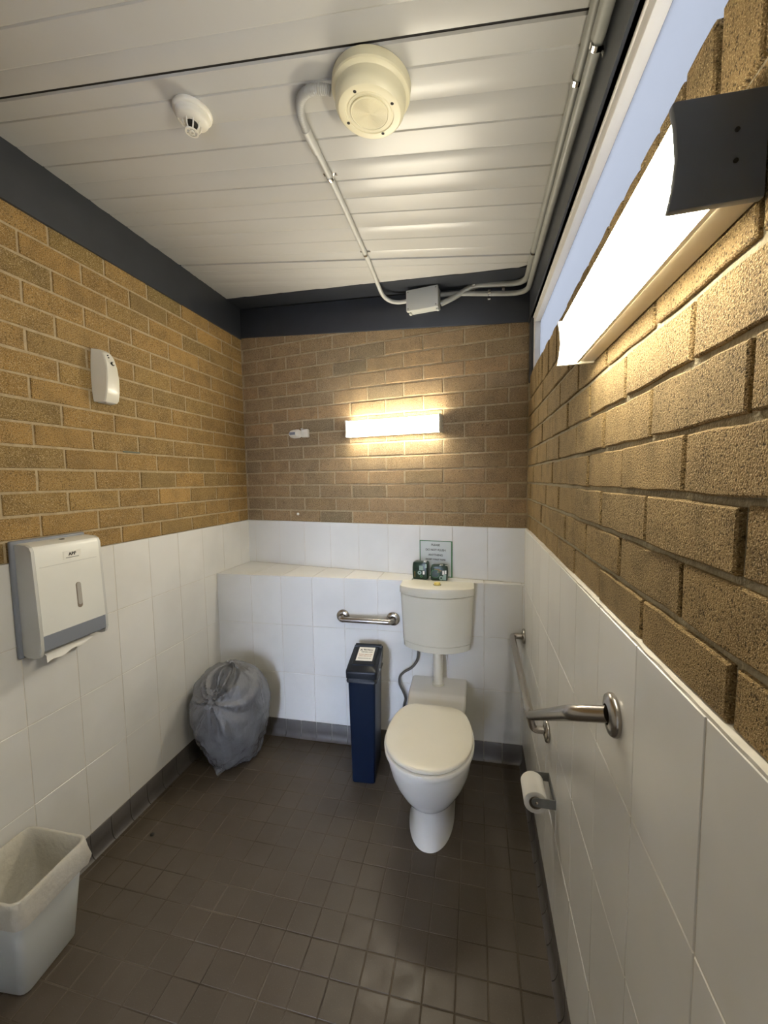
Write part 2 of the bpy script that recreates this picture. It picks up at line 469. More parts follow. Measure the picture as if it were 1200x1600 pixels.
# tiled ledge in front of the back wall
Lg = (XR - XL) / math.cos(TH_L)
lg = MB()
lg.hexa([(0, -0.0027, 0), (Lg + 0.02, -0.0027, 0), (Lg + 0.02, 0.10, 0), (0, 0.40, 0), (0, -0.0027, 1.022), (Lg + 0.02, -0.0027, 1.022), (Lg + 0.02, 0.10, 1.022), (0, 0.40, 1.022)])
wg = lg.build('wall_ledge', M_GROUT, smooth=False, loc=(XL, -DL, 0), rotz=TH_L)
struct(wg, 'white tiled ledge wall below the back wall')
jg = [0.0] + [(-1.215 - XL) + 0.2032 * k for k in range(0, 9)] + [Lg]
lay_tiles(wg, M_TILE, TILE_Z[:-1] , jg, -0.004)
# ledge top tiles (world frame wedge shapes), children of the ledge
inv = Matrix.Translation((XL, -DL, 0)) @ Matrix.Rotation(TH_L, 4, 'Z')
inv = inv.inverted()
tj = [XL + 0.002] + [-1.212 + 0.2025 * k for k in range(0, 9)] + [XR - 0.002]
for a, b in zip(tj[:-1], tj[1:]):
    a += 0.0023; b -= 0.0023
    p = [(a, yledge(a) - 0.004), (b, yledge(b) - 0.004), (b, yback(b) - 0.006), (a, yback(a) - 0.006)]
    if p[2][1] - p[1][1] < 0.004: continue
    bot = [inv @ Vector((x, y, 1.0215)) for x, y in p]
    top = [inv @ Vector((x, y, 1.0275)) for x, y in p]
    c = sum(top, Vector()) / 4
    tp2 = [t + (c - t).normalized() * 0.0015 + Vector((0, 0, 0.001)) for t in top]
    MB().loft([bot, top, tp2], False, True).build('tile', M_TILE, wg, smooth=False)

# front wall behind the camera with the open doorway the daylight comes through
fw = MB()
DX0, DX1, DZ = -0.86, -0.30, 2.05
fw.box((XL - 0.12, YF - 0.12, 0), (DX0, YF, 2.95)).box((DX1, YF - 0.12, 0), (XR + 0.12, YF, 2.95)).box((DX0, YF - 0.12, DZ), (DX1, YF, 2.95))
struct(fw.build('wall_front', M_WALLP, smooth=False), 'front wall with an open doorway behind the camera')
fr = MB()
fr.box((DX0 - 0.0, YF - 0.11, 0), (DX0 + 0.04, YF + 0.015, DZ)).box((DX1 - 0.04, YF - 0.11, 0), (DX1, YF + 0.015, DZ)).box((DX0, YF - 0.11, DZ - 0.04), (DX1, YF + 0.015, DZ))
struct(fr.build('door_1', M_BEAM, smooth=False), 'charcoal door frame behind the camera')
baffle = MB().box((DX0 - 0.12, YF - 2.2, -0.02), (DX0, YF - 0.121, 2.3)).box((DX1, YF - 2.2, -0.02), (DX1 + 0.12, YF - 0.121, 2.3)).box((DX0, YF - 2.2, DZ), (DX1, YF - 0.121, 2.3))  # unseen walls added outside the doorway to narrow its daylight beam
struct(baffle.build('wall_light_baffle', M_WALLP, smooth=False), 'added unseen baffle walls that narrow the doorway daylight')
struct(MB().box((-6, -12, -0.12), (6, YF - 0.121, -0.02)).build('floor_outside', M_CONC, smooth=False), 'concrete ground outside the doorway')

# ------------------------------------------------------------------ floor
fl = MB().box((XL - 0.1, YF - 0.12, -0.12), (XR + 0.1, 0.1, -0.0012)).build('floor', M_FGROUT, smooth=False)
struct(fl, 'brown tiled floor')
P = 0.1005; g = 0.0042
def ftile(w, h):
    mb = MB(); c = 0.0012
    mb.loft([[(0, 0, -0.006), (w, 0, -0.006), (w, h, -0.006), (0, h, -0.006)], [(0, 0, -c), (w, 0, -c), (w, h, -c), (0, h, -c)],
             [(c, c, 0), (w - c, c, 0), (w - c, h - c, 0), (c, h - c, 0)]], False, True)
    return mb
fcache = {}; cells = []
for i in range(-15, 7):
    for j in range(-22, 12):
        x0, x1 = -0.0985 + P * i + g / 2, -0.0985 + P * (i + 1) - g / 2
        y0, y1 = -1.4150 + P * j + g / 2, -1.4150 + P * (j + 1) - g / 2
        x0, x1 = max(x0, XL + 0.012), min(x1, XR - 0.024)
        y1 = min(y1, -DL - 0.006); y0 = max(y0, YF)
        if x1 - x0 < 0.015 or y1 - y0 < 0.015: continue
        cells.append((x0, y0, round(x1 - x0, 4), round(y1 - y0, 4)))
cells.sort(key=lambda q: (q[0] + 0.5) ** 2 * 0.8 + (q[1] + 1.25) ** 2)
rest = MB()
for n, (x, y, w, h) in enumerate(cells):
    if n < 296:
        if (w, h) not in fcache:
            b = ftile(w, h); me = bpy.data.meshes.new('tile'); me.from_pydata(b.v, [], b.f); me.materials.append(M_FLOOR); fcache[(w, h)] = me
        o = link('tile', fcache[(w, h)], fl, (x, y, rng.uniform(-0.0004, 0.0004)))
    else:
        b = ftile(w, h); rest.add([(p[0] + x, p[1] + y, p[2]) for p in b.v], b.f)
o = rest.build('tile_field', M_FLOOR, fl, smooth=False); o['kind'] = 'stuff'

# coved skirting tiles
def cove(name, label, loc, rz, joints):
    base = MB().box((joints[0], -0.0045, 0.0), (joints[-1], 0.004, 0.104)).build(name, M_COVEG, smooth=False, loc=loc, rotz=rz)
    struct(base, label)
    prof = [(0.003, 0.108), (-0.0065, 0.108), (-0.0085, 0.106), (-0.0085, 0.045), (-0.0095, 0.030), (-0.013, 0.016), (-0.019, 0.006), (-0.026, 0.001), (-0.026, 0.0003), (0.003, 0.0003)]
    cache = {}
    for a, b in zip(joints[:-1], joints[1:]):
        w = round(b - a - 0.003, 4)
        if w not in cache:
            mb = MB().loft([[(0, y, z) for y, z in prof], [(w, y, z) for y, z in prof]])
            me = bpy.data.meshes.new('cove_tile'); me.from_pydata(mb.v, [], mb.f)
            bm = bmesh.new(); bm.from_mesh(me); bmesh.ops.recalc_face_normals(bm, faces=bm.faces); bm.to_mesh(me); bm.free()
            me.materials.append(M_COVE)
            me.polygons.foreach_set('use_smooth', [True] * len(me.polygons)); me.set_sharp_from_angle(angle=math.radians(50))
            cache[w] = me
        link('cove_tile', cache[w], base, (a + 0.0015, 0, 0))
cove('baseboard_left', 'slate grey coved tile skirting along the left wall', (XL, 0, 0), PI / 2, sorted([-0.425 - 0.1015 * k for k in range(0, 24)]))
cove('baseboard_right', 'slate grey coved tile skirting along the right wall', (XR, 0, 0), -PI / 2, [0.356] + [0.3565 + 0.1015 * k for k in range(1, 26)])
cove('baseboard_back', 'slate grey coved tile skirting below the ledge', (XL, -DL, 0), TH_L, [0.03] + [(-1.311 - XL) + 0.1014 * k for k in range(0, 17)] + [Lg - 0.004])

# ------------------------------------------------------------------ ceiling
def cz(x, off=0.0): return zceil(x) - off
ce = MB()
x0, x1 = XL - 0.12, XR + 0.12
ce.hexa([(x0, YF - 0.1, cz(x0) + 0.008), (x1, YF - 0.1, cz(x1) + 0.008), (x1, 0.14, cz(x1) + 0.008), (x0, 0.14, cz(x0) + 0.008),
         (x0, YF - 0.1, cz(x0) + 0.15), (x1, YF - 0.1, cz(x1) + 0.15), (x1, 0.14, cz(x1) + 0.15), (x0, 0.14, cz(x0) + 0.15)])
ceil = ce.build('ceiling', M_GAP, smooth=False); struct(ceil, 'sloping ceiling of cream steel panels')
ystrip = lambda x: -0.162 + AB * (x - XL)
def panel(ya, yb, skew=False):
    """panel between y=ya (near) and y=yb (far) with shallow pressed grooves running left to right"""
    ys = [ya, ya + 0.003]
    prof = [(ya, -0.006), (ya + 0.003, 0.0)]
    y = ya + 0.066; k = 0
    top = yb
    while y < top - 0.03:
        dp = 0.0028 if k % 2 == 0 else 0.0016
        wv = 0.0009 * math.sin(k * 2.1)
        prof += [(y - 0.004, 0.0), (y, -dp), (y + 0.004, 0.0), (y + 0.045, 0.0016 + wv)]
        y += 0.0935 if not skew else 0.0465; k += 1
    prof += [(yb - 0.003, 0.0), (yb, -0.006)]
    rings = []
    for yy, d in prof:
        xr_ = XR
        if skew and yy > ystrip(XR): xr_ = XL + (yy + 0.162) / AB
        xr_ = max(xr_, XL + 0.001)
        N = 10
        rings.append([(XL + (xr_ - XL) * i / N, yy, cz(XL + (xr_ - XL) * i / N, d if d > 0 else d)) for i in range(N + 1)])
    mb = MB(); mb.loft(rings, False, False, closed=False)
    o = mb.build('ceiling_panel', M_CEIL, ceil, smooth=True, angle=20)
    return o
panel(YF, -2.563); panel(-2.555, -1.578); panel(-1.569, -0.594); panel(-0.585, -0.162, True)

# painted steel members
left_beam = MB().box((XL - 0.03, YF, 2.602), (XL + 0.010, -0.004, 2.824)).build('trim_1', M_BEAM, bevel=0.002)
struct(left_beam, 'charcoal steel beam along the top of the left wall')
bb = MB()
def bq(x, off, z): return (x, yback(x) - off, z)
xa, xb_ = XL + 0.011, XR + 0.02
zb = lambda x: 2.612 - 0.1016 * (x - XL)
bb.hexa([bq(xa, 0.012, zb(xa)), bq(xb_, 0.012, zb(xb_)), bq(xb_, -0.03, zb(xb_)), bq(xa, -0.03, zb(xa)),
         bq(xa, 0.012, cz(xa) - 0.010), bq(xb_, 0.012, cz(xb_) - 0.010), bq(xb_, -0.03, cz(xb_) - 0.010), bq(xa, -0.03, cz(xa) - 0.010)])
struct(bb.build('trim_2', M_BEAM, bevel=0.002), 'charcoal steel beam sloping across the top of the back wall')
st = MB()
xa2 = XL + 0.011
def sq(x, o, dz): return (x, yback(x) - o, cz(x) - dz)
st.hexa([sq(xa2, 0.163, 0.005), sq(XR, 0.163, 0.005), sq(XR, -0.02, 0.005), sq(xa2, -0.02, 0.005),
         sq(xa2, 0.163, -0.007), sq(XR, 0.163, -0.007), sq(XR, -0.02, -0.007), sq(xa2, -0.02, -0.007)])
struct(st.build('trim_3', M_BEAM, smooth=False), 'charcoal flashing strip between ceiling panels and back beam')
rb = MB().box((XR + 0.001, YF, 2.418), (XR + 0.06, -0.30, 2.66)).box((XR - 0.006, YF, 2.418), (XR + 0.06, -0.30, 2.424))
struct(rb.build('trim_4', M_BEAM, smooth=False), 'charcoal steel beam above the high window')
struct(MB().box((XR + 0.004, -0.405, 2.110), (XR + 0.09, -0.300, 2.418)).build('trim_5', M_BEAM, smooth=False), 'charcoal steel post at the far end of the window')

# high window
wn = thing('window_1', 'long frosted high window above the right brick wall', 'window', (XR, 0, 0)); del wn['category']
wn['kind'] = 'structure'
MB().box((0.014, YF, 2.378), (0.055, -0.405, 2.418)).box((0.010, YF, 2.410), (0.055, -0.405, 2.418)).build('window_frame', M_ALU, wn, bevel=0.002)
MB().box((0.014, -0.445, 2.142), (0.055, -0.405, 2.378)).build('window_frame', M_ALU, wn, bevel=0.002)
MB().box((0.030, YF, 2.142), (0.060, -0.445, 2.150)).build('window_sill', M_ALU, wn, smooth=False)
MB().box((0.040, YF, 2.150), (0.046, -0.445, 2.378)).build('window_pane', M_FROST, wn, smooth=False)

# ------------------------------------------------------------------ fluorescent wall lights
def fixture(label, loc, rz, L, m_lamp, m_near):
    t = thing('wall_light', label, 'light', loc, rz, 'fluorescent wall lights')
    h = 0.098
    bc = MB().box((0.006, -0.036, 0.004), (L - 0.006, 0.0, 0.024)).box((0.006, -0.036, 0.074), (L - 0.006, 0, 0.094)).box((0.006, -0.010, 0.024), (L - 0.006, 0, 0.074))
    if m_near[1] is M_CAPD: bc.box((0.006, -0.060, 0.0945), (L - 0.006, 0, 0.0975))  # opaque top strip added on the right light to block its upward glow
    bc.build('base_channel', M_BASE, t, smooth=False)
    # opal lens: concave front, sloping underside
    sec = [(-0.034, 0.005), (-0.037, 0.003), (-0.074, 0.003), (-0.0765, 0.006), (-0.0735, 0.026), (-0.072, 0.049), (-0.0735, 0.072), (-0.0765, 0.090), (-0.074, 0.0938), (-0.037, 0.0938), (-0.034, 0.092)]
    MB().loft([[(x, y, z) for y, z in sec] for x in (0.008, L - 0.008)]).build('diffuser', m_lamp, t, smooth=False)
    for z in (0.0,):
        MB().box((0.008, -0.0405, z + 0.001), (L - 0.008, -0.0345, z + 0.0025)).build('lens_rail', M_CAPW, t, smooth=False)
    cap = [(0.0, 0.0), (-0.082, -0.002), (-0.078, 0.02), (-0.0755, 0.049), (-0.078, 0.078), (-0.082, 0.099), (-0.078, 0.1005), (0.0, 0.0985)]
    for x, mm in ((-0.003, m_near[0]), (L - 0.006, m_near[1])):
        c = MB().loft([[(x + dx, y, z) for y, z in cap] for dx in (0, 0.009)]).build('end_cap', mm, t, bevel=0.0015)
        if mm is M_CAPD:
            c['label'] = 'dark grey end cap with two screws'
        sx = x if x < 0.1 else x + 0.009
        sgn = -1 if x < 0.1 else 1
        for z in (0.036, 0.064):
            MB().lathe([(0.0022, 0), (0.0022, 0.0012), (0.0008, 0.0016)], 10, Matrix.Translation((sx, -0.026, z)) @ Matrix.Rotation(sgn * PI / 2, 4, 'Y')).build('screw', M_HOLE, c)
    return t
# right wall: local x runs towards the camera, so the near cap is the second one
fixture('fluorescent wall light on the right wall under the window, darker near end cap', (XR + 0.0, -1.567, 1.875), -PI / 2, 0.570, M_LAMPR, (M_CAPW, M_CAPD))
xf = -0.612
fixture('fluorescent wall light glowing on the back brick wall', (xf, yback(xf) - 0.0005, 1.875), TH_B, 0.594, M_LAMPB, (M_CAPW, M_CAPW))

# ------------------------------------------------------------------ ceiling devices
NC = Vector((SL, 0, 1)).normalized()
def ceil_mtx(x, y):
    z = Vector((-SL, 0, -1)).normalized()
    y_ = Vector((0, 1, 0)); x_ = y_.cross(z)
    m = Matrix((x_, y_, z)).transposed().to_4x4()
    return Matrix.Translation((x, y, cz(x))) @ m
t = thing('siren_speaker', 'round yellowed speaker housing on the ceiling with fine ribbed grille', 'speaker')
t.matrix_world = ceil_mtx(-0.120, -1.472)
MB().lathe([(0.104, 0.0), (0.107, 0.003), (0.107, 0.024), (0.105, 0.028), (0.099, 0.031), (0.0965, 0.034), (0.0955, 0.044), (0.0955, 0.054), (0.094, 0.060), (0.090, 0.067), (0.085, 0.0715), (0.080, 0.0728), (0.0665, 0.0722), (0.0655, 0.070), (0.062, 0.070), (0.060, 0.0715), (0.02, 0.0715), (0.0005, 0.0715)], 64, None, False, True).build('housing', M_SIREN, t, angle=24)
gp = [(0.0525, 0.070), (0.0525, 0.0745), (0.0505, 0.0752), (0.049, 0.0735)]
r = 0.0475
while r > 0.002:
    gp += [(r, 0.0735), (r - 0.0011, 0.0735), (r - 0.0012, 0.0725), (r - 0.0022, 0.0725)]
    r -= 0.0024
MB().lathe(gp, 56, None, False, True).build('speaker_grille', M_SIREN, t, smooth=False)
for a in (18, 108, 198, 288):
    cx, cy = 0.071 * math.cos(math.radians(a)), 0.071 * math.sin(math.radians(a))
    MB().lathe([(0.0045, 0.066), (0.0045, 0.0728), (0.0030, 0.0731)], 12, Matrix.Translation((cx, cy, 0))).build('screw', M_HOLE, t)

t = thing('smoke_detector', 'white round smoke detector with small caged sensor on the ceiling', 'detector')
t.matrix_world = ceil_mtx(-0.683, -1.462)
MB().lathe([(0.055, 0), (0.0565, 0.003), (0.0555, 0.010), (0.051, 0.013), (0.0485, 0.0135)], 48, None, False, False).build('base', M_PLAST, t, angle=50)
MB().lathe([(0.0485, 0.0135), (0.0475, 0.015), (0.047, 0.024), (0.045, 0.028), (0.040, 0.031), (0.026, 0.035), (0.0005, 0.036)], 48, None, False, True).build('body', M_PLAST, t, angle=50)
mb = MB()
for k in range(8):
    a = 2 * PI * k / 8; c, s = math.cos(a), math.sin(a)
    mb.tube([(0.026 * c, 0.026 * s, 0.032), (0.023 * c, 0.023 * s, 0.050), (0.016 * c, 0.016 * s, 0.060)], 0.0020, 6)
mb.lathe([(0.0150, 0.058), (0.0195, 0.058), (0.0195, 0.062), (0.0150, 0.062)], 20, None, False, False)
mb.lathe([(0.004, 0.058), (0.008, 0.058), (0.008, 0.062), (0.004, 0.062)], 14, None, False, False)
for k in range(4):
    a = PI * k / 2; mb.tube([(0.005 * math.cos(a), 0.005 * math.sin(a), 0.060), (0.016 * math.cos(a), 0.016 * math.sin(a), 0.060)], 0.0015, 6)
mb.build('sensor_cage', M_PLAST, t, angle=60)
MB().lathe([(0.017, 0.034), (0.015, 0.046), (0.001, 0.047)], 14, None, False, True).build('sensor', M_HOLE, t)
MB().box((0.034, -0.020, 0.0285), (0.036, 0.020, 0.0345)).build('locking_rib', M_PLAST, t, smooth=False)

# junction box and conduits
ang = TH_B
xj = -0.212
t = thing('junction_box', 'grey plastic junction box on the charcoal back beam', 'electrical box', (xj, yback(xj) - 0.0125, 2.555), TH_B)
MB().box((0, -0.050, 0), (0.178, 0, 0.108)).build('box_body', M_BOX, t, bevel=0.004)
MB().box((-0.003, -0.072, -0.003), (0.181, -0.051, 0.111)).build('lid', M_BOX, t, bevel=0.004)
for cx in (0.009, 0.169):
    for cz_ in (0.009, 0.099):
        MB().lathe([(0.0035, 0), (0.0035, 0.002), (0.001, 0.0024)], 10, Matrix.Translation((cx, -0.0715, cz_)) @ Matrix.Rotation(PI / 2, 4, 'X')).build('screw', M_GREYM, t)
for cx in (0.004, 0.162):
    MB().box((cx, -0.045, -0.010), (cx + 0.014, -0.02, 0.0)).build('foot_lug', M_BOX, t, bevel=0.002)

def saddle(parent, p, d, r, wall):
    """two-hole saddle clip over a conduit: p centre, d conduit direction, wall = direction to the surface"""
    d = Vector(d).normalized(); w = Vector(wall).normalized(); s = d.cross(w).normalized(); p = Vector(p)
    rings = []
    for k in range(9):
        a = PI * k / 8
        rings.append(p + (s * math.cos(a) - w * math.sin(a)) * (r + 0.0012))
    outer = [p + w * r + s * (r + 0.014)] + [p + w * r + s * (r + 0.0012)] + rings + [p + w * r - s * (r + 0.0012)] + [p + w * r - s * (r + 0.014)]
    mb = MB()
    ra = [q + d * 0.007 for q in outer]; rb_ = [q - d * 0.007 for q in outer]
    th = [(q + (-w) * 0.0014) for q in outer]
    rc = [q + d * 0.007 for q in th]; rd = [q - d * 0.007 for q in th]
    n = len(outer)
    vs = ra + rb_ + rd + rc
    fs = []
    for i in range(n - 1):
        for u, v in ((0, 1), (1, 2), (2, 3), (3, 0)):
            fs.append((u * n + i, v * n + i, v * n + i + 1, u * n + i + 1))
    fs += [(0, n, 2 * n, 3 * n), (n - 1, 2 * n - 1, 3 * n - 1, 4 * n - 1)]
    mb.add(vs, fs).build('saddle_clip', M_CHROME, parent, smooth=False)
    for sg in (1, -1):
        q = p + w * (r - 0.002) + s * sg * (r + 0.008)
        rot = Vector((0, 0, 1)).rotation_difference(-w).to_matrix().to_4x4()
        MB().lathe([(0.0028, 0), (0.0028, 0.0018), (0.001, 0.0024)], 10, Matrix.Translation(q) @ rot).build('screw', M_GREYM, parent)

def cp(x, y, r): return (x - SL * r, y, cz(x) - r - 0.0005)
t = thing('speaker_conduit', 'thin grey conduit from the ceiling speaker down to the junction box', 'conduit')
rr = 0.0110
flex = curve([cp(-0.2275, -1.490, 0.018), cp(-0.250, -1.497, 0.018), cp(-0.282, -1.498, 0.017), cp(-0.314, -1.484, 0.016), cp(-0.337, -1.452, 0.015), cp(-0.349, -1.412, 0.0145), cp(-0.353, -1.372, 0.0145)], 14)
MB().tube(flex, [0.0125 + 0.0013 * math.sin(i * 2.4) for i in range(len(flex))], 14).build('flexible_conduit', M_FLEX, t, angle=80)
MB().tube([cp(-0.3535, -1.375, 0.0145), cp(-0.3535, -1.290, 0.0140)], 0.0138, 14).build('coupling', M_COND, t)
thin = fillet([cp(-0.3535, -1.30, rr), cp(-0.352, -1.10, rr), cp(-0.362, -0.62, rr), cp(-0.372, -0.40, rr)], 0.05, 6) + curve([cp(-0.374, -0.37, rr), (-0.362, -0.292, 2.660), (-0.330, -0.250, 2.642), (-0.280, yback(-0.28) - 0.032, 2.634), (-0.212, yback(-0.21) - 0.032, 2.632)], 8)
MB().tube(thin, rr, 14).build('rigid_conduit', M_COND, t, angle=80)
saddle(t, cp(-0.352, -1.166, rr), (0, 1, 0), rr, NC)
saddle(t, cp(-0.361, -0.664, rr), (0, 1, 0), rr, NC)

def bk(x, off, z): return (x, yback(x) - off, z)
t = thing('conduit', 'grey conduit run nearest the ceiling in the top right corner', 'conduit', group=None)
p1 = fillet([(XR - 0.022, YF, 2.603), (XR - 0.022, -0.362, 2.603), bk(0.140, 0.030, 2.648), bk(0.04, 0.030, 2.603), bk(-0.034, 0.030, 2.583)], 0.085, 10)
MB().tube(p1, 0.0145, 14).build('rigid_conduit', M_COND_SHADE, t, angle=80)
saddle(t, bk(0.300, 0.030, 2.6205), (1, AB, -0.17), 0.0145, (0, 1, 0))
saddle(t, bk(0.144, 0.030, 2.645), (1, AB, -0.05), 0.0145, (0, 1, 0))
saddle(t, (XR - 0.022, -1.446, 2.603), (0, 1, 0), 0.0145, (1, 0, 0))
saddle(t, (XR - 0.022, -0.66, 2.603), (0, 1, 0), 0.0145, (1, 0, 0))
t = thing('conduit', 'grey conduit run just below the other one, with coupling, top right corner', 'conduit')
p2 = fillet([(XR - 0.0145, YF, 2.548), (XR - 0.0145, -0.362, 2.553), bk(0.235, 0.027, 2.588), bk(0.06, 0.027, 2.622), bk(-0.034, 0.027, 2.632)], 0.085, 10)
MB().tube(p2, 0.0125, 14).build('rigid_conduit', M_COND_SHADE, t, angle=80)
MB().tube([(XR - 0.017, YF, 2.548), (XR - 0.017, -1.60, 2.548)], 0.0148, 14).build('coupling', M_COND_SHADE, t)
saddle(t, (XR - 0.0145, -1.585, 2.548), (0, 1, 0), 0.0125, (1, 0, 0))
saddle(t, bk(0.225, 0.027, 2.590), (1, AB, 0), 0.0125, (0, 1, 0))

# ------------------------------------------------------------------ back wall sensor
xs = -0.985
t = thing('wall_sensor', 'small white swivel sensor with grey lens on the back brick wall', 'sensor', (xs, yback(xs) - 0.001, 1.922), TH_B)
MB().box((0.018, -0.026, -0.026), (0.070, 0, 0.028)).build('bracket', M_PLAST, t, bevel=0.006, bseg=3)
body = [(0.0, -0.075), (0.016, -0.074), (0.027, -0.062), (0.033, -0.040), (0.035, -0.010), (0.034, 0.012), (0.026, 0.026), (0.008, 0.030)]
hm = Matrix.Translation((0, -0.038, -0.002)) @ Matrix.Rotation(PI / 2, 4, 'Y') @ Matrix.Diagonal((0.85, 0.85, 0.8, 1))
MB().lathe([(max(r_, 0.0015), z) for r_, z in body], 12, hm).build('sensor_head', M_PLAST, t, angle=25)
MB().box((-0.045, -0.0695, -0.010), (0.000, -0.060, 0.008)).build('lens', M_GREYP, t, bevel=0.003)
MB().lathe([(0.009, 0), (0.009, 0.008), (0.003, 0.010)], 16, Matrix.Translation((0.030, -0.03, 0.024))).build('pivot', M_DISPS, t)

# ------------------------------------------------------------------ air freshener on the left wall
t = thing('air_freshener', 'white plastic air freshener dispenser on the left brick wall', 'dispenser', (XL, -1.128, 1.965), PI / 2)
rings = []
for z, wb_, wf, d, sh in ((0.0, 0.040, 0.030, 0.050, 0.0), (0.012, 0.0435, 0.032, 0.058, 0), (0.05, 0.0455, 0.031, 0.066, 0), (0.10, 0.0465, 0.029, 0.070, 0), (0.15, 0.0445, 0.026, 0.0665, 0), (0.19, 0.0415, 0.023, 0.056, 0), (0.212, 0.039, 0.020, 0.043, 0), (0.225, 0.037, 0.018, 0.024, 0)):
    rings.append([(-wb_, -0.0015, z), (-wf - 0.003, -d + 0.004, z), (-wf + 0.001, -d, z), (0, -d - 0.003, z), (wf - 0.001, -d, z), (wf + 0.003, -d + 0.004, z), (wb_, -0.0015, z)])
MB().loft(rings).build('cover', M_PLAST, t, angle=24)
MB().loft([[(-0.030, -0.012, -0.004), (-0.022, -0.045, -0.004), (0.022, -0.045, -0.004), (0.030, -0.012, -0.004)], [(-0.032, -0.010, 0.001), (-0.024, -0.05, 0.001), (0.024, -0.05, 0.001), (0.032, -0.010, 0.001)]]).build('base_tray', M_DISPS, t, smooth=False)
tl = Matrix.Translation((0.003, -0.0685, 0.165)) @ Matrix.Rotation(PI / 2 + 0.18, 4, 'X')
MB().lathe([(0.0085, -0.004), (0.0085, 0.0012), (0.0060, 0.0015)], 18, tl).build('spray_nozzle', M_HOLE, t)
MB().lathe([(0.0062, 0.0), (0.0060, 0.003), (0.003, 0.0042)], 16, Matrix.Translation((0.0045, -0.0692, 0.167)) @ Matrix.Rotation(PI / 2 + 0.18, 4, 'X')).build('nozzle_cap', M_PLAST, t)
for z, y in ((0.199, -0.056), (0.189, -0.060)):
    MB().lathe([(0.0026, -0.002), (0.0026, 0.0012), (0.001, 0.0014)], 10, Matrix.Translation((-0.008, y, z)) @ Matrix.Rotation(PI / 2, 4, 'X')).build('indicator', M_HOLE, t)

# ------------------------------------------------------------------ paper towel dispenser
t = thing('paper_towel_dispenser', 'off-white paper towel dispenser with slate grey base on the left wall', 'dispenser', (XL, -1.400, 0.995), PI / 2)
MB().box((-0.150, -0.022, -0.012), (0.128, -0.0055, 0.417)).build('back_plate', M_GREYP, t, bevel=0.006, bseg=3)
prof = [(-0.022, 0.005), (-0.022, 0.402), (-0.070, 0.399), (-0.086, 0.392), (-0.093, 0.378), (-0.104, 0.070), (-0.104, 0.012), (-0.096, 0.004)]
side = [(-0.022, 0.0), (-0.022, 0.405), (-0.071, 0.402), (-0.088, 0.394), (-0.095, 0.379), (-0.107, 0.068), (-0.107, 0.022), (-0.098, -0.002), (-0.080, -0.008), (-0.040, -0.008)]
MB().loft([[(x, y, z) for y, z in side] for x in (-0.138, -0.1275)]).build('side_panel', M_DISPS, t, angle=25)
MB().loft([[(x, y, z) for y, z in side] for x in (0.1195, 0.130)]).build('side_panel', M_DISPS, t, angle=25)
cov = [(-0.022, 0.072), (-0.022, 0.406), (-0.070, 0.403), (-0.088, 0.395), (-0.0955, 0.380), (-0.1075, 0.072)]
MB().loft([[(x, y, z) for y, z in cov] for x in (-0.1275, 0.1195)]).build('cover', M_DISP, t, angle=30)
low = [(-0.030, 0.010), (-0.030, 0.0715), (-0.1065, 0.0715), (-0.1065, 0.018), (-0.098, 0.010)]
MB().loft([[(x, y, z) for y, z in low] for x in (-0.1275, 0.1195)]).build('base_band', M_GREYP, t, angle=30)
yfront = lambda z: -0.0955 - (0.380 - z) / 0.308 * 0.012
sl = rrect(0.020, 0.100, 0.0098, 5)
MB().loft([[(x + 0.018, yfront(0.185 + z) + 0.004, 0.185 + z) for x, z in sl], [(x + 0.018, yfront(0.185 + z) - 0.0008, 0.185 + z) for x, z in sl]]).build('level_window', M_CARD, t, smooth=False)
MB().loft([[(x * 0.75 + 0.019, yfront(0.19 + z * 0.88) - 0.0005, 0.19 + z * 0.88) for x, z in sl], [(x * 0.75 + 0.019, yfront(0.19 + z * 0.88) - 0.0014, 0.19 + z * 0.88) for x, z in sl]]).build('level_pane', mat('clear_slot_pane', (0.42, 0.40, 0.36), 0.15), t, smooth=False)
MB().box((-0.028, yfront(0.345) - 0.0010, 0.330), (0.042, yfront(0.345) + 0.003, 0.362)).build('badge', M_LABEL, t, smooth=False)
text('ABF', 0.017, M_INK, t, (0.007, yfront(0.345) - 0.0012, 0.349), (PI / 2, 0, 0), 'badge_lettering', bold=0.0006)
MB().box((-0.018, yfront(0.345) - 0.0015, 0.3355), (0.032, yfront(0.345) - 0.0008, 0.3375)).build('badge_line', M_GINK, t, smooth=False)
MB().box((-0.115, yfront(0.318) - 0.0006, 0.3175), (0.105, yfront(0.318) + 0.002, 0.319)).build('cover_seam', M_DISPS, t, smooth=False)
MB().box((-0.003, -0.062, 0.4035), (0.010, -0.050, 0.4062)).build('lock_slot', M_HOLE, t, smooth=False)
pp = [(-0.120, 0.0), (-0.075, -0.004), (-0.02, -0.001), (0.03, -0.007), (0.085, -0.002)]
sheet = []
for i in range(17):
    u = i / 16; x = -0.105 + 0.185 * u
    sheet.append([(x, -0.055, 0.004), (x, -0.082, -0.010 - 0.006 * math.sin(u * 9) * (1 - u)), (x - 0.012, -0.100 + 0.018 * u, -0.016 - 0.014 * (1 - u) + 0.004 * math.sin(u * 14)), (x - 0.012, -0.0995 + 0.018 * u, -0.0168 - 0.014 * (1 - u) + 0.004 * math.sin(u * 14)), (x, -0.0815, -0.0108 - 0.006 * math.sin(u * 9) * (1 - u)), (x, -0.055, 0.003)])
MB().loft(sheet).build('paper_towel', M_PAPER, t, angle=60)

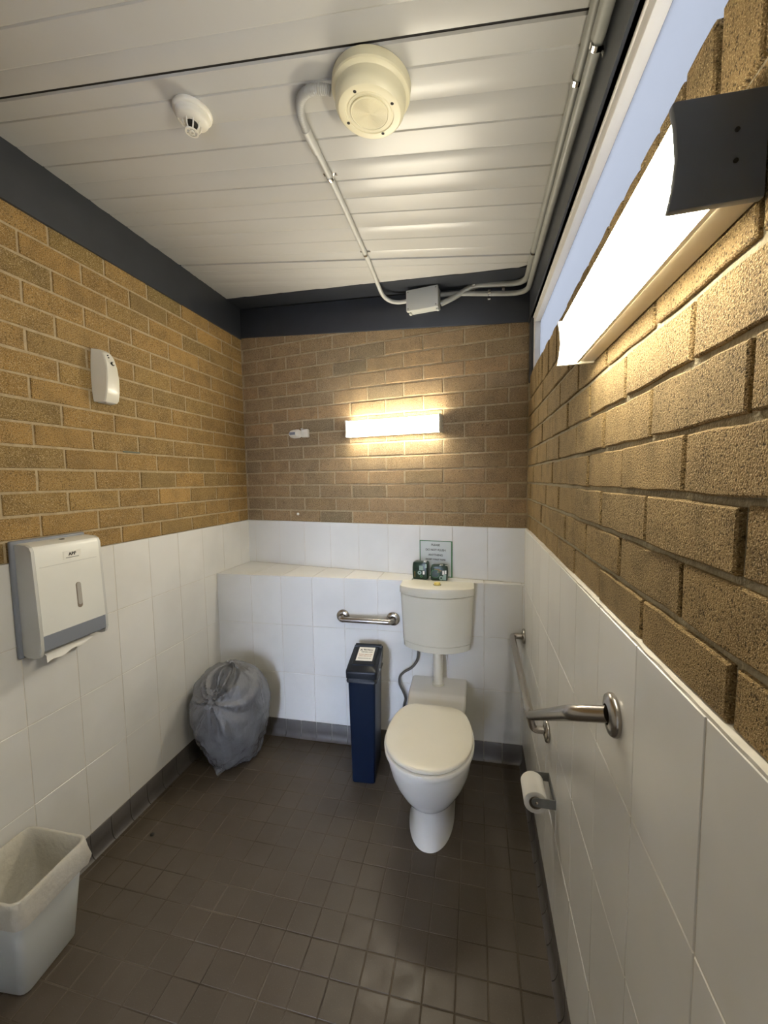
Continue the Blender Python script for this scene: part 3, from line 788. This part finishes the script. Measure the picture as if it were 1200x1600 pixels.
# ------------------------------------------------------------------ toilet
CX = -0.040
t = thing('toilet', 'white toilet suite with closed cream lid and ivory cistern', 'toilet', (CX, 0, 0))
def dplan(w, yf, yb, z, a=None, n=40, pw=2.15):
    """plan outline: rounded front at yf, straight back at yb (local x)"""
    a = a or min(0.25, (yb - yf) * 0.55)
    yc = yf + a; out = []
    for k in range(n + 1):
        th = PI + PI * k / n
        c, s = math.cos(th), math.sin(th)
        out.append((w * math.copysign(abs(c) ** (2 / pw), c), yc + a * math.copysign(abs(s) ** (2 / pw), s), z))
    wb2 = min(w * 0.97, 0.135)
    out += [(wb2 + (w - wb2) * 0.8, yc + (yb - yc) * 0.35, z), (wb2, yb - 0.03, z), (wb2 * 0.92, yb, z), (-wb2 * 0.92, yb, z), (-wb2, yb - 0.03, z), (-wb2 - (w - wb2) * 0.8, yc + (yb - yc) * 0.35, z)]
    return out
LIDP = [(-0.670, 0.095), (-0.690, 0.135), (-0.730, 0.163), (-0.79, 0.183), (-0.87, 0.195), (-0.94, 0.195), (-1.00, 0.183), (-1.05, 0.163), (-1.09, 0.133), (-1.12, 0.100), (-1.14, 0.062), (-1.150, 0.025)]
def lidplan(z, s=1.0, dy=0.0, grow=0.0):
    c = curve([(w, y, 0) for y, w in LIDP], 4)
    R_ = [((p.x + grow) * s, (p.y + 0.9) * s - 0.9 + dy - grow * (1 if p.y < -1.05 else 0), z) for p in c]
    return R_ + [(-x, y, z_) for x, y, z_ in reversed(R_)]
pan = MB()
secs = [(0.106, -1.010, -0.60, 0.0), (0.106, -1.010, -0.60, 0.006), (0.1035, -1.006, -0.60, 0.012), (0.098, -0.992, -0.60, 0.08), (0.096, -0.984, -0.60, 0.135), (0.097, -0.984, -0.60, 0.160), (0.103, -0.992, -0.60, 0.168),
        (0.118, -1.010, -0.60, 0.180), (0.136, -1.036, -0.60, 0.205), (0.155, -1.065, -0.60, 0.245), (0.170, -1.092, -0.60, 0.29), (0.181, -1.115, -0.60, 0.34), (0.187, -1.130, -0.60, 0.39), (0.189, -1.137, -0.60, 0.420), (0.186, -1.134, -0.60, 0.428), (0.175, -1.12, -0.61, 0.4295)]
pan.loft([dplan(*s_) for s_ in secs])
pan.build('pan', M_CERAM, t, angle=50)
# rear block of the pan: boxy, flat top stepping down in a hollow towards the seat
blk = MB()
rings = []
for y, zt_, w in ((-0.362, 0.466, 0.158), (-0.535, 0.466, 0.155), (-0.548, 0.4645, 0.1545), (-0.556, 0.460, 0.154), (-0.566, 0.448, 0.154), (-0.580, 0.441, 0.154), (-0.605, 0.437, 0.152), (-0.64, 0.436, 0.150), (-0.70, 0.434, 0.148), (-0.74, 0.432, 0.145)):
    rings.append([(-w + 0.02, y, 0.02), (-w + 0.01, y, 0.22), (-w, y, zt_ - 0.030), (-w + 0.003, y, zt_ - 0.008), (-w + 0.012, y, zt_), (w - 0.012, y, zt_), (w - 0.003, y, zt_ - 0.008), (w, y, zt_ - 0.030), (w - 0.01, y, 0.22), (w - 0.02, y, 0.02)])
# the lower part only reaches forward to the pedestal
for r_ in rings[5:]:
    for k in (0, 9): r_[k] = (r_[k][0] * 0.65, r_[k][1], 0.25)
    for k in (1, 8): r_[k] = (r_[k][0] * 0.95, r_[k][1], 0.32)
blk.loft(rings).build('pan_shelf', M_CERAM, t, angle=55)
MB().loft([lidplan(0.4300, 0.94), lidplan(0.4350, 0.945), lidplan(0.4350, 0.99), lidplan(0.4375, 1.006), lidplan(0.4530, 1.008), lidplan(0.4555, 0.998), lidplan(0.4555, 0.95)]).build('seat', M_CERAM, t, angle=50)
MB().loft([lidplan(0.4550, 0.925), lidplan(0.4605, 0.930), lidplan(0.4605, 0.965), lidplan(0.4620, 0.976), lidplan(0.4700, 0.978), lidplan(0.4745, 0.968), lidplan(0.4765, 0.938), lidplan(0.4772, 0.75), lidplan(0.4775, 0.2)]).build('lid', M_PLAST, t, angle=50)
for sx in (-0.07, 0.07):
    MB().lathe([(0.011, 0), (0.011, 0.02), (0.009, 0.024), (0.003, 0.025)], 16, Matrix.Translation((sx, -0.668, 0.434))).build('hinge', M_PLAST, t)
MB().lathe([(0.026, 0.460), (0.026, 0.640), (0.030, 0.642), (0.030, 0.668)], 28, Matrix.Translation((-0.002, -0.445, 0)), False, False).lathe([(0.031, 0.466), (0.034, 0.4665), (0.034, 0.474), (0.026, 0.476)], 28, Matrix.Translation((-0.002, -0.445, 0)), False, False).build('flush_pipe', M_PLAST, t, angle=50)
def cplan(w, d, z, cx=0.0, n=28, edge=0.055, dome=0.0):
    edge = edge + 0.022
    """cistern plan: flat back on the ledge, gently bowed front"""
    yb = -0.3705; out = []
    for k in range(n + 1):
        u = -1 + 2 * k / n
        yy = edge + (d - edge) * (1 - abs(u) ** 2.3)
        rr_ = 0.012 * max(0, (abs(u) - 0.93) / 0.07) ** 2
        out.append((cx + w * u, yb - max(yy - rr_, 0.02), z - dome * u * u))
    out += [(cx + w * 0.99, yb, z), (cx - w * 0.99, yb, z)]
    return out
ci = MB()
for i, (w, d, z, e) in enumerate(((0.178, 0.145, 0.668, 0.045), (0.184, 0.152, 0.675, 0.05), (0.187, 0.155, 0.708, 0.052), (0.1855, 0.153, 0.7095, 0.051), (0.188, 0.155, 0.711, 0.052), (0.199, 0.163, 0.960, 0.057), (0.199, 0.163, 0.976, 0.057))):
    pass
cist = ci.loft([cplan(w, d, z, -0.010, edge=e) for (w, d, z, e) in ((0.175, 0.140, 0.668, 0.045), (0.184, 0.152, 0.674, 0.05), (0.187, 0.155, 0.708, 0.052), (0.1845, 0.152, 0.7092, 0.050), (0.1845, 0.152, 0.7108, 0.050), (0.188, 0.156, 0.712, 0.053), (0.200, 0.165, 0.976, 0.057), (0.197, 0.161, 0.9785, 0.055))]).build('cistern', M_CIST, t, angle=40)
MB().loft([cplan(w, d, z, -0.010, edge=e, dome=dm) for (w, d, z, e, dm) in ((0.195, 0.158, 0.9775, 0.052, 0), (0.195, 0.158, 0.9815, 0.052, 0), (0.204, 0.169, 0.982, 0.060, 0), (0.205, 0.170, 0.984, 0.060, 0), (0.205, 0.170, 1.020, 0.060, 0.008), (0.203, 0.167, 1.028, 0.058, 0.009), (0.195, 0.158, 1.032, 0.052, 0.009), (0.12, 0.10, 1.034, 0.04, 0.004))]).build('cistern_lid', M_CIST, cist, angle=45)
MB().lathe([(0.022, 1.031), (0.022, 1.034), (0.0185, 1.0345), (0.018, 1.030)], 24, Matrix.Translation((-0.004, -0.455, 0)), False, False).build('button_ring', M_HOLE, cist)
MB().lathe([(0.0175, 1.028), (0.0175, 1.043), (0.015, 1.047), (0.004, 1.048)], 24, Matrix.Translation((-0.004, -0.455, 0)), False, True).build('flush_button', M_YEL, cist)['label'] = 'yellowed round flush button'
hose = curve([(-0.118, -0.41, 0.680), (-0.117, -0.41, 0.625), (-0.125, -0.408, 0.575), (-0.155, -0.405, 0.530), (-0.203, -0.402, 0.495), (-0.228, -0.400, 0.462), (-0.228, -0.40, 0.418), (-0.208, -0.40, 0.375), (-0.196, -0.40, 0.335), (-0.205, -0.40, 0.29), (-0.21, -0.398, 0.2)], 8)
MB().tube(hose, 0.0075, 10).build('water_hose', M_HOSE, t, angle=80)
MB().lathe([(0.014, 0), (0.014, 0.022), (0.010, 0.028)], 12, Matrix.Translation((-0.21, -0.3975, 0.19)) @ Matrix.Rotation(PI / 2, 4, 'X')).build('stop_tap', M_CHROME, t)

# ------------------------------------------------------------------ things on the ledge
def on_back(x, off=0.0056): return (x, yback(x) - off, 0)
sx = -0.071
t = thing('toilet_sign', 'laminated notice with green border leaning behind the green packets', 'sign', (sx, yback(sx) - 0.0085, 1.0285), TH_B)
MB().box((-0.100, -0.0015, 0.0), (0.100, 0.0, 0.216)).build('border', M_DGREEN, t, smooth=False)
MB().box((-0.0945, -0.0024, 0.006), (0.0925, -0.0016, 0.2115)).build('page', M_SIGN, t, smooth=False)
for s_, z, sz in (('PLEASE', 0.190, 0.0170), ('DO NOT FLUSH', 0.160, 0.0170), ('ANYTHING', 0.130, 0.0170), ('EXCEPT TOILET PAPER', 0.103, 0.0120)):
    text(s_, sz, M_GINK, t, (-0.001, -0.0026, z), (PI / 2, 0, 0), bold=0.0005)

def packet(label, loc, rz, w, d, h, seed, prints):
    t = thing('tissue_packet', label, 'packet', loc, rz, 'green printed packets on the ledge')
    r = random.Random(seed); rings = []
    for k, z in enumerate([0, 0.004, 0.02, 0.045, 0.065, h - 0.012, h - 0.003, h]):
        sc = [0.90, 0.97, 1.0, 1.01, 1.0, 0.97, 0.90, 0.70][k]
        rings.append([(x * sc + r.uniform(-0.0012, 0.0012), y * sc + r.uniform(-0.0012, 0.0012), z + (r.uniform(-0.003, 0.003) if k > 5 else 0)) for x, y in rrect(w, d, 0.010, 3)])
    b = MB().loft(rings).build('wrapper', M_GREEN, t, angle=35)
    fy = -d / 2 - 0.0016
    for kind, x, z, pw, ph, m in prints:
        if kind == 'box':
            MB().box((x - pw / 2, fy - 0.0004, z - ph / 2), (x + pw / 2, fy + 0.003, z + ph / 2)).build('print_patch', m, t, smooth=False)
        elif kind == 'ring':
            MB().lathe([(pw, 0), (pw, 0.0004), (ph, 0.0004), (ph, 0)], 20, Matrix.Translation((x, fy + 0.002, z)) @ Matrix.Rotation(PI / 2, 4, 'X') @ Matrix.Diagonal((1, 1, 8, 1)), False, False).build('print_ring', m, t, smooth=False)
        elif kind == 'side':
            MB().box((-w / 2 - 0.0022, x - pw / 2, z - ph / 2), (-w / 2 + 0.002, x + pw / 2, z + ph / 2)).build('print_patch', m, t, smooth=False)
        elif kind == 'flap':
            MB().loft([[(x - pw / 2, -d / 3, h - 0.004), (x + pw / 2, -d / 3, h - 0.004)], [(x - pw / 2 + 0.006, -d / 3 - 0.004, h + ph), (x + pw / 2 + 0.008, -d / 3 - 0.004, h + ph)], [(x - pw / 2 + 0.006, -d / 3 - 0.003, h + ph), (x + pw / 2 + 0.008, -d / 3 - 0.003, h + ph)], [(x - pw / 2, -d / 3 + 0.001, h - 0.004), (x + pw / 2, -d / 3 + 0.001, h - 0.004)]], False, False, False).build('loose_flap', m, t, smooth=False)
    return t
packet('dark green printed packet, left of the two, with white label', (-0.152, -0.300, 1.0285), -0.10, 0.092, 0.064, 0.100, 3,
       [('box', 0.008, 0.068, 0.024, 0.026, M_MINT), ('ring', -0.002, 0.040, 0.0115, 0.004, M_MINT), ('box', 0.022, 0.041, 0.011, 0.020, M_LABEL), ('ring', 0.008, 0.020, 0.008, 0.004, M_DGREEN), ('box', -0.030, 0.03, 0.004, 0.035, M_GOLD), ('box', 0.036, 0.080, 0.010, 0.022, M_MINT), ('flap', 0.025, 0.090, 0.016, 0.012, M_LABEL)])
packet('dark green printed packet, right of the two, with gold print', (-0.044, -0.318, 1.0285), 0.03, 0.098, 0.054, 0.088, 5,
       [('ring', -0.022, 0.040, 0.025, 0.022, M_DGREEN), ('box', -0.012, 0.066, 0.030, 0.005, M_GOLD), ('box', 0.002, 0.058, 0.022, 0.005, M_GOLD), ('box', -0.002, 0.050, 0.016, 0.003, M_GOLD), ('ring', 0.012, 0.016, 0.0125, 0.0055, M_MINT), ('box', 0.024, 0.047, 0.012, 0.024, M_LABEL), ('box', 0.031, 0.021, 0.018, 0.034, M_MINT), ('box', 0.037, 0.050, 0.008, 0.020, M_LABEL), ('flap', 0.008, 0.080, 0.016, 0.006, M_LABEL), ('flap', 0.036, 0.080, 0.014, 0.002, M_LABEL)])

# ------------------------------------------------------------------ grab rails
def flange(mtx, parent, r=0.040):
    MB().lathe([(r * 0.97, 0), (r, 0.002), (r, 0.007), (r * 0.93, 0.0115), (r * 0.62, 0.0145), (0.019, 0.016)], 36, mtx, True, False).build('wall_flange', M_STEEL, parent, angle=50)
xg = -0.461
t = thing('grab_rail', 'short horizontal stainless steel grab rail on the ledge tiles left of cistern', 'rail', (xg, yledge(xg) - 0.0045, 0.799), TH_L)
for sx in (-0.152, 0.153):
    flange(Matrix.Translation((sx, 0, 0)) @ Matrix.Rotation(PI / 2, 4, 'X'), t)
MB().tube(fillet([(-0.152, -0.012, 0), (-0.152, -0.064, 0), (0.153, -0.064, 0), (0.153, -0.012, 0)], 0.042, 10), 0.0158, 18).build('bar', M_STEEL, t, angle=80)
t = thing('grab_rail', 'long angled stainless steel grab rail rising along the right wall', 'rail', (XR - 0.008, 0, 0), 0)
RY = Matrix.Rotation(-PI / 2, 4, 'Y')
for y, z in ((-0.400, 0.757), (-1.130, 0.690), (-1.807, 1.156)):
    flange(Matrix.Translation((0, y, z)) @ RY, t)
o_ = -0.066
main = fillet([(-0.012, -0.400, 0.757), (o_, -0.400, 0.757), (o_, -1.146, 0.750), (o_, -1.765, 1.128), (-0.012, -1.807, 1.156)], 0.045, 10)
MB().tube(main, 0.0158, 18).build('bar', M_STEEL, t, angle=80)
MB().tube(fillet([(-0.012, -1.130, 0.690), (-0.052, -1.130, 0.690), (o_ + 0.002, -1.132, 0.735)], 0.03, 8), 0.0130, 14).build('support_post', M_STEEL, t, angle=80)

# ------------------------------------------------------------------ toilet roll and its holder
t = thing('roll_holder', 'grey metal toilet roll holder screwed to the right tiles', 'holder', (XR - 0.008, -1.225, 0.535))
MB().box((-0.0025, -0.064, -0.016), (0, 0.064, 0.016)).build('back_plate', M_GREYM, t, smooth=False)
for sy in (-1, 1):
    y = sy * 0.064
    ol = [(0.0, -0.016), (0.0, 0.016), (-0.060, 0.016)] + [(-0.060 - 0.016 * math.sin(PI * k / 8), 0.016 * math.cos(PI * k / 8)) for k in range(1, 8)] + [(-0.060, -0.016)]
    MB().loft([[(x, y - 0.0013, z) for x, z in ol], [(x, y + 0.0013, z) for x, z in ol]]).build('arm', M_GREYM, t, smooth=False)
    MB().lathe([(0.005, 0), (0.005, 0.0018), (0.002, 0.003)], 12, Matrix.Translation((-0.060, y + sy * 0.001, 0)) @ Matrix.Rotation(-sy * PI / 2, 4, 'X')).build('rivet', M_CHROME, t)
MB().tube([(-0.060, -0.063, 0), (-0.060, 0.063, 0)], 0.007, 14).build('spindle', M_GREYM, t)
RA = Matrix.Rotation(PI / 2, 4, 'X')
t = thing('toilet_roll', 'part used white toilet roll hanging on the grey holder', 'toilet roll', (XR - 0.068 - 0.0, -1.225, 0.522))
MB().lathe([(0.022, -0.050), (0.022, 0.050), (0.0375, 0.0505), (0.0385, 0.0495), (0.0385, -0.0495), (0.0375, -0.0505), (0.022, -0.050)], 48, RA, False, False).build('paper', M_PAPER, t, angle=50)
MB().lathe([(0.0195, -0.052), (0.0195, 0.052), (0.0218, 0.052), (0.0218, -0.052), (0.0195, -0.052)], 32, RA, False, False).build('core', M_CARD, t, angle=50)

# ------------------------------------------------------------------ sanitary bin
t = thing('sanitary_bin', 'tall narrow navy pedal-free sanitary bin beside the toilet', 'bin', (-0.428, -0.565, 0), 0.09)
t['label'] = 'tall narrow navy sanitary bin with charcoal lid beside the toilet'
MB().loft([[(x, y, z) for x, y in rrect(w, d, 0.012, 4)] for w, d, z in ((0.120, 0.228, 0.001), (0.124, 0.232, 0.008), (0.146, 0.240, 0.595))]).build('body', M_NAVY, t, angle=50)
# lid, front edge lower than the back
def lidring(w, d, z, slope=0.16, r=0.012): return [(x, y, z + (y + 0.12) * slope) for x, y in rrect(w, d, r, 4)]
lid = MB().loft([[(x, y, 0.582 + (y + 0.12) * 0.05) for x, y in rrect(0.163, 0.256, 0.012, 4)], lidring(0.166, 0.258, 0.612), lidring(0.164, 0.255, 0.619), lidring(0.156, 0.248, 0.622)]).build('lid', M_BLACKP, t, angle=40)
rot = math.atan(0.16)
def lz(y): return 0.622 + (y + 0.12) * 0.16
q = [(-0.060, -0.075), (0.060, -0.075), (0.060, 0.085), (-0.060, 0.085)]
MB().loft([[(x, y, lz(y) - 0.003) for x, y in q], [(x, y, lz(y) + 0.006) for x, y in q], [(x * 0.97, y * 0.98, lz(y) + 0.008) for x, y in q]]).build('flap', M_BLACKP, lid, smooth=False)
MB().loft([[(x, y, lz(y) - 0.002) for x, y in [(-0.075, 0.092), (0.075, 0.092), (0.075, 0.118), (-0.075, 0.118)]], [(x, y, lz(y) + 0.010) for x, y in [(-0.074, 0.094), (0.074, 0.094), (0.074, 0.116), (-0.074, 0.116)]]]).build('hinge_cover', M_BLACKP, lid, smooth=False)
lq = [(-0.045, -0.045), (0.045, -0.045), (0.045, 0.080), (-0.045, 0.080)]
MB().loft([[(x, y, lz(y) + 0.0078) for x, y in lq], [(x, y, lz(y) + 0.0088) for x, y in lq]]).build('sticker', M_LABEL, t, smooth=False)
for s_, y, sz, m, dx in (('A', 0.052, 0.022, M_INK, -0.030), ('Sanitary', 0.056, 0.0165, M_INK, 0.008), ('DISPOSAL UNIT', 0.034, 0.0092, M_GINK, 0.004), ('feminine hygiene only', 0.012, 0.0085, M_RINK, 0), ('please close the lid', -0.003, 0.0085, M_RINK, 0), ('thank you for your care', -0.024, 0.0075, M_GINK, 0)):
    text(s_, sz, m, t, (dx, y, lz(y) + 0.0091), (rot, 0, 0), bold=0.0003)
rings = []
n = 60; base = rrect(1, 1, 0.08, 14)
for k, z in enumerate((0.590, 0.578, 0.566, 0.556)):
    rg = []
    for i, (x, y) in enumerate(base):
        e = 0.006 * noise.noise((x * 6, y * 6, k * 0.7)) if k else 0
        zz = z + (0.012 * noise.noise((x * 4 + 3, y * 4, 1)) if k == 3 else 0)
        rg.append((x * (0.158 + 0.004 * (k % 2)) + e, y * (0.250 + 0.003 * (k % 2)) + e, zz))
    rings.append(rg)
MB().loft(rings, False, False).build('bag_edge', M_BLACKB, t, angle=60)

# ------------------------------------------------------------------ grey garbage bag
t = thing('garbage_bag', 'full grey plastic garbage bag tied at the top in the left corner', 'bag', (-1.225, -0.632, 0))
NA, NZ = 180, 96
TIE = Vector((0.012, -0.120, 0.487))
prof = [(0.002, 0.012, 0), (0.060, 0.004, 0), (0.100, 0.006, 0), (0.128, 0.020, 0), (0.150, 0.050, 0), (0.172, 0.10, 0), (0.192, 0.165, 0), (0.207, 0.24, 0), (0.213, 0.31, 0), (0.209, 0.375, 0), (0.194, 0.43, 0), (0.168, 0.478, 0), (0.128, 0.518, 0), (0.080, 0.545, 0), (0.036, 0.557, 0), (0.004, 0.560, 0)]
pc = curve(prof, 7)
rings = []
for i, p in enumerate(pc):
    r_, z = p.x, p.y
    i0, i1 = max(i - 1, 0), min(i + 1, len(pc) - 1)
    tz, tr = pc[i1].y - pc[i0].y, pc[i1].x - pc[i0].x
    L_ = math.hypot(tz, tr) or 1
    nr_, nz_ = tz / L_, -tr / L_
    up = max(0.0, min(1.0, (z - 0.10) / 0.40))
    rg = []
    for k in range(NA):
        a = 2 * PI * k / NA
        ca, sa = math.cos(a), math.sin(a)
        v = Vector((r_ * ca, r_ * sa, z)); nrm = Vector((nr_ * ca, nr_ * sa, nz_))
        q = v - TIE
        d = q.length; ph = math.atan2(q.x, q.z - q.y * 0.6)
        fall = math.exp(-d / 0.17) * min(1.0, d / 0.035)
        front = 1.0 if ca * 0 + sa < 0.5 else 0.4
        wob = noise.noise((v.x * 7, v.y * 7, v.z * 7)) * 1.6
        pl = 0.55 * math.sin(13 * ph + wob) + 0.4 * math.sin(21 * ph + 2.1 + wob * 1.5) + 0.45 * abs(math.sin(8.5 * ph + 0.7 + wob))
        dsp = 0.026 * pl * fall * front
        dsp -= 0.042 * math.exp(-(d / 0.030) ** 2)                      # pulled in at the tie
        dsp += 0.020 * math.exp(-((d - 0.065) / 0.035) ** 2) * (1 if v.z > TIE.z else 0.25)
        dsp += 0.020 * noise.noise((ca * 2.0 + 3, sa * 2.0, z * 5)) + 0.009 * noise.noise((ca * 5, sa * 5 + 2, z * 12))
        cre = noise.noise((v.x * 4 + 8 * v.z, v.y * 5, v.z * 22 - v.x * 16))
        dsp -= 0.013 * abs(cre) * (1 - up) - 0.004 * (1 - up)
        g2 = noise.noise((v.x * 12, v.y * 12, v.z * 5 + 7))
        dsp -= 0.010 * max(0, 0.25 - abs(g2)) * up
        v = v + nrm * dsp * min(1, r_ / 0.04 + (0.7 if z > 0.3 else 0))
        v.x = max(min(v.x, 0.30), -0.214); v.y = min(v.y, 0.212)
        rg.append((v.x, v.y, max(v.z, 0.0015)))
    rings.append(rg)
MB().loft(rings, True, True).build('sack', M_BAG, t, angle=70)
MB().tube([(TIE.x + 0.017 * math.cos(a), TIE.y + 0.014 + 0.006 * math.sin(a), TIE.z + 0.010 + 0.013 * math.sin(a)) for a in [2 * PI * k / 20 for k in range(21)]], 0.004, 8).build('tie', M_BAG, t, angle=80)
MB().loft([[(-0.075, -0.100, 0.012), (0.040, -0.110, 0.012), (0.040, -0.090, 0.040), (-0.075, -0.080, 0.040)], [(-0.035, -0.130, 0.006), (0.020, -0.135, 0.006), (0.020, -0.120, 0.024), (-0.035, -0.118, 0.022)], [(0.000, -0.160, 0.002), (0.010, -0.162, 0.002), (0.012, -0.150, 0.014), (0.0, -0.150, 0.012)]]).build('bag_corner', M_BAG, t, angle=60)

# ------------------------------------------------------------------ waste bin with liner, bottom left
t = thing('waste_bin', 'white open waste bin with clear liner against the left wall', 'bin', (-1.300, -1.685, 0))
B0 = [(0.068, 0.105), (-0.086, 0.100), (-0.078, -0.095), (0.084, -0.080)]      # foot corners FR FL NL NR
B1 = [(0.125, 0.117), (-0.125, 0.110), (-0.118, -0.128), (0.138, -0.118)]      # rim corners
def quadring(Q, r, z, n=5, s=1.0, fz=None, dz=0.0):
    out = []; cx = sum(p[0] for p in Q) / 4; cy = sum(p[1] for p in Q) / 4
    P_ = [Vector((cx + (x - cx) * s, cy + (y - cy) * s)) for x, y in Q]
    for i in range(4):
        a, b, c = P_[i - 1], P_[i], P_[(i + 1) % 4]
        s0 = b + (a - b).normalized() * r; e0 = b + (c - b).normalized() * r
        for k in range(n + 1):
            u = k / n; p = s0 * (1 - u) ** 2 + b * 2 * u * (1 - u) + e0 * u * u
            out.append((p.x, p.y, z))
    return out
def lerpq(u): return [(a[0] + (b[0] - a[0]) * u, a[1] + (b[1] - a[1]) * u) for a, b in zip(B0, B1)]
HB = 0.368
wall_out = [quadring(lerpq(0), 0.022, 0.001, s=0.94), quadring(lerpq(0.02), 0.026, 0.008), quadring(lerpq(0.5), 0.028, HB * 0.5), quadring(lerpq(0.97), 0.030, HB - 0.012), quadring(lerpq(0.985), 0.030, HB - 0.010, s=1.03), quadring(lerpq(1), 0.030, HB, s=1.03), quadring(lerpq(1), 0.030, HB, s=0.97), quadring(lerpq(0.5), 0.026, HB * 0.5, s=0.95), quadring(lerpq(0.03), 0.024, 0.012, s=0.92)]
MB().loft(wall_out).build('body', M_BIN, t, angle=45)
# liner: inside skin, over the rim, ragged skirt outside
def jit(ring, amt, zamt, seed):
    out = []
    for x, y, z in ring:
        k = noise.noise((x * 24 + seed, y * 24, seed)); k2 = noise.noise((x * 15, y * 15 + seed, 4 + seed))
        L_ = math.hypot(x, y) or 1
        out.append((x + x / L_ * amt * k, y + y / L_ * amt * k, z + zamt * k2))
    return out
N_ = 14
ls = [jit(quadring(lerpq(0.10), 0.03, 0.17, N_, 0.60), 0.03, 0.03, 1), jit(quadring(lerpq(0.30), 0.03, 0.20, N_, 0.88), 0.020, 0.020, 2), jit(quadring(lerpq(0.6), 0.03, 0.27, N_, 0.90), 0.012, 0.006, 3), jit(quadring(lerpq(0.9), 0.03, 0.33, N_, 0.935), 0.003, 0.0, 4), quadring(lerpq(1), 0.03, HB + 0.001, N_, 0.962), quadring(lerpq(1), 0.032, HB + 0.0035, N_, 1.0), quadring(lerpq(1), 0.032, HB + 0.001, N_, 1.042),
      jit(quadring(lerpq(1), 0.032, HB - 0.025, N_, 1.055), 0.006, 0.0, 5), jit(quadring(lerpq(1), 0.032, HB - 0.055, N_, 1.06), 0.012, 0.004, 6), jit(quadring(lerpq(0.95), 0.032, HB - 0.085, N_, 1.06), 0.014, 0.024, 7)]
for k_, am in ((-3, 0.006), (-2, 0.014), (-1, 0.012)):            # loose flap at the far right corner
    ls[k_] = [(x + am * math.exp(-(((x - 0.135) / 0.03) ** 2 + ((y - 0.12) / 0.035) ** 2)), y, z + (0.010 if k_ == -1 else 0) * math.exp(-(((x - 0.135) / 0.05) ** 2 + ((y - 0.12) / 0.05) ** 2))) for x, y, z in ls[k_]]
ls = [[(max(x, -0.143), y, z) for x, y, z in r_] for r_ in ls]
MB().loft(ls, True, False).build('liner', M_LINER, t, angle=70)['label'] = 'clear plastic liner folded over the rim'
# small dark bit on the floor
o = MB().lathe([(0.002, 0.0003), (0.008, 0.002), (0.009, 0.005), (0.006, 0.009), (0.001, 0.0105)], 9).build('pebble', M_HOLE, loc=(-1.282, -1.184, 0))
o['label'] = 'small dark pebble on the brown tiled floor'; o['category'] = 'pebble'
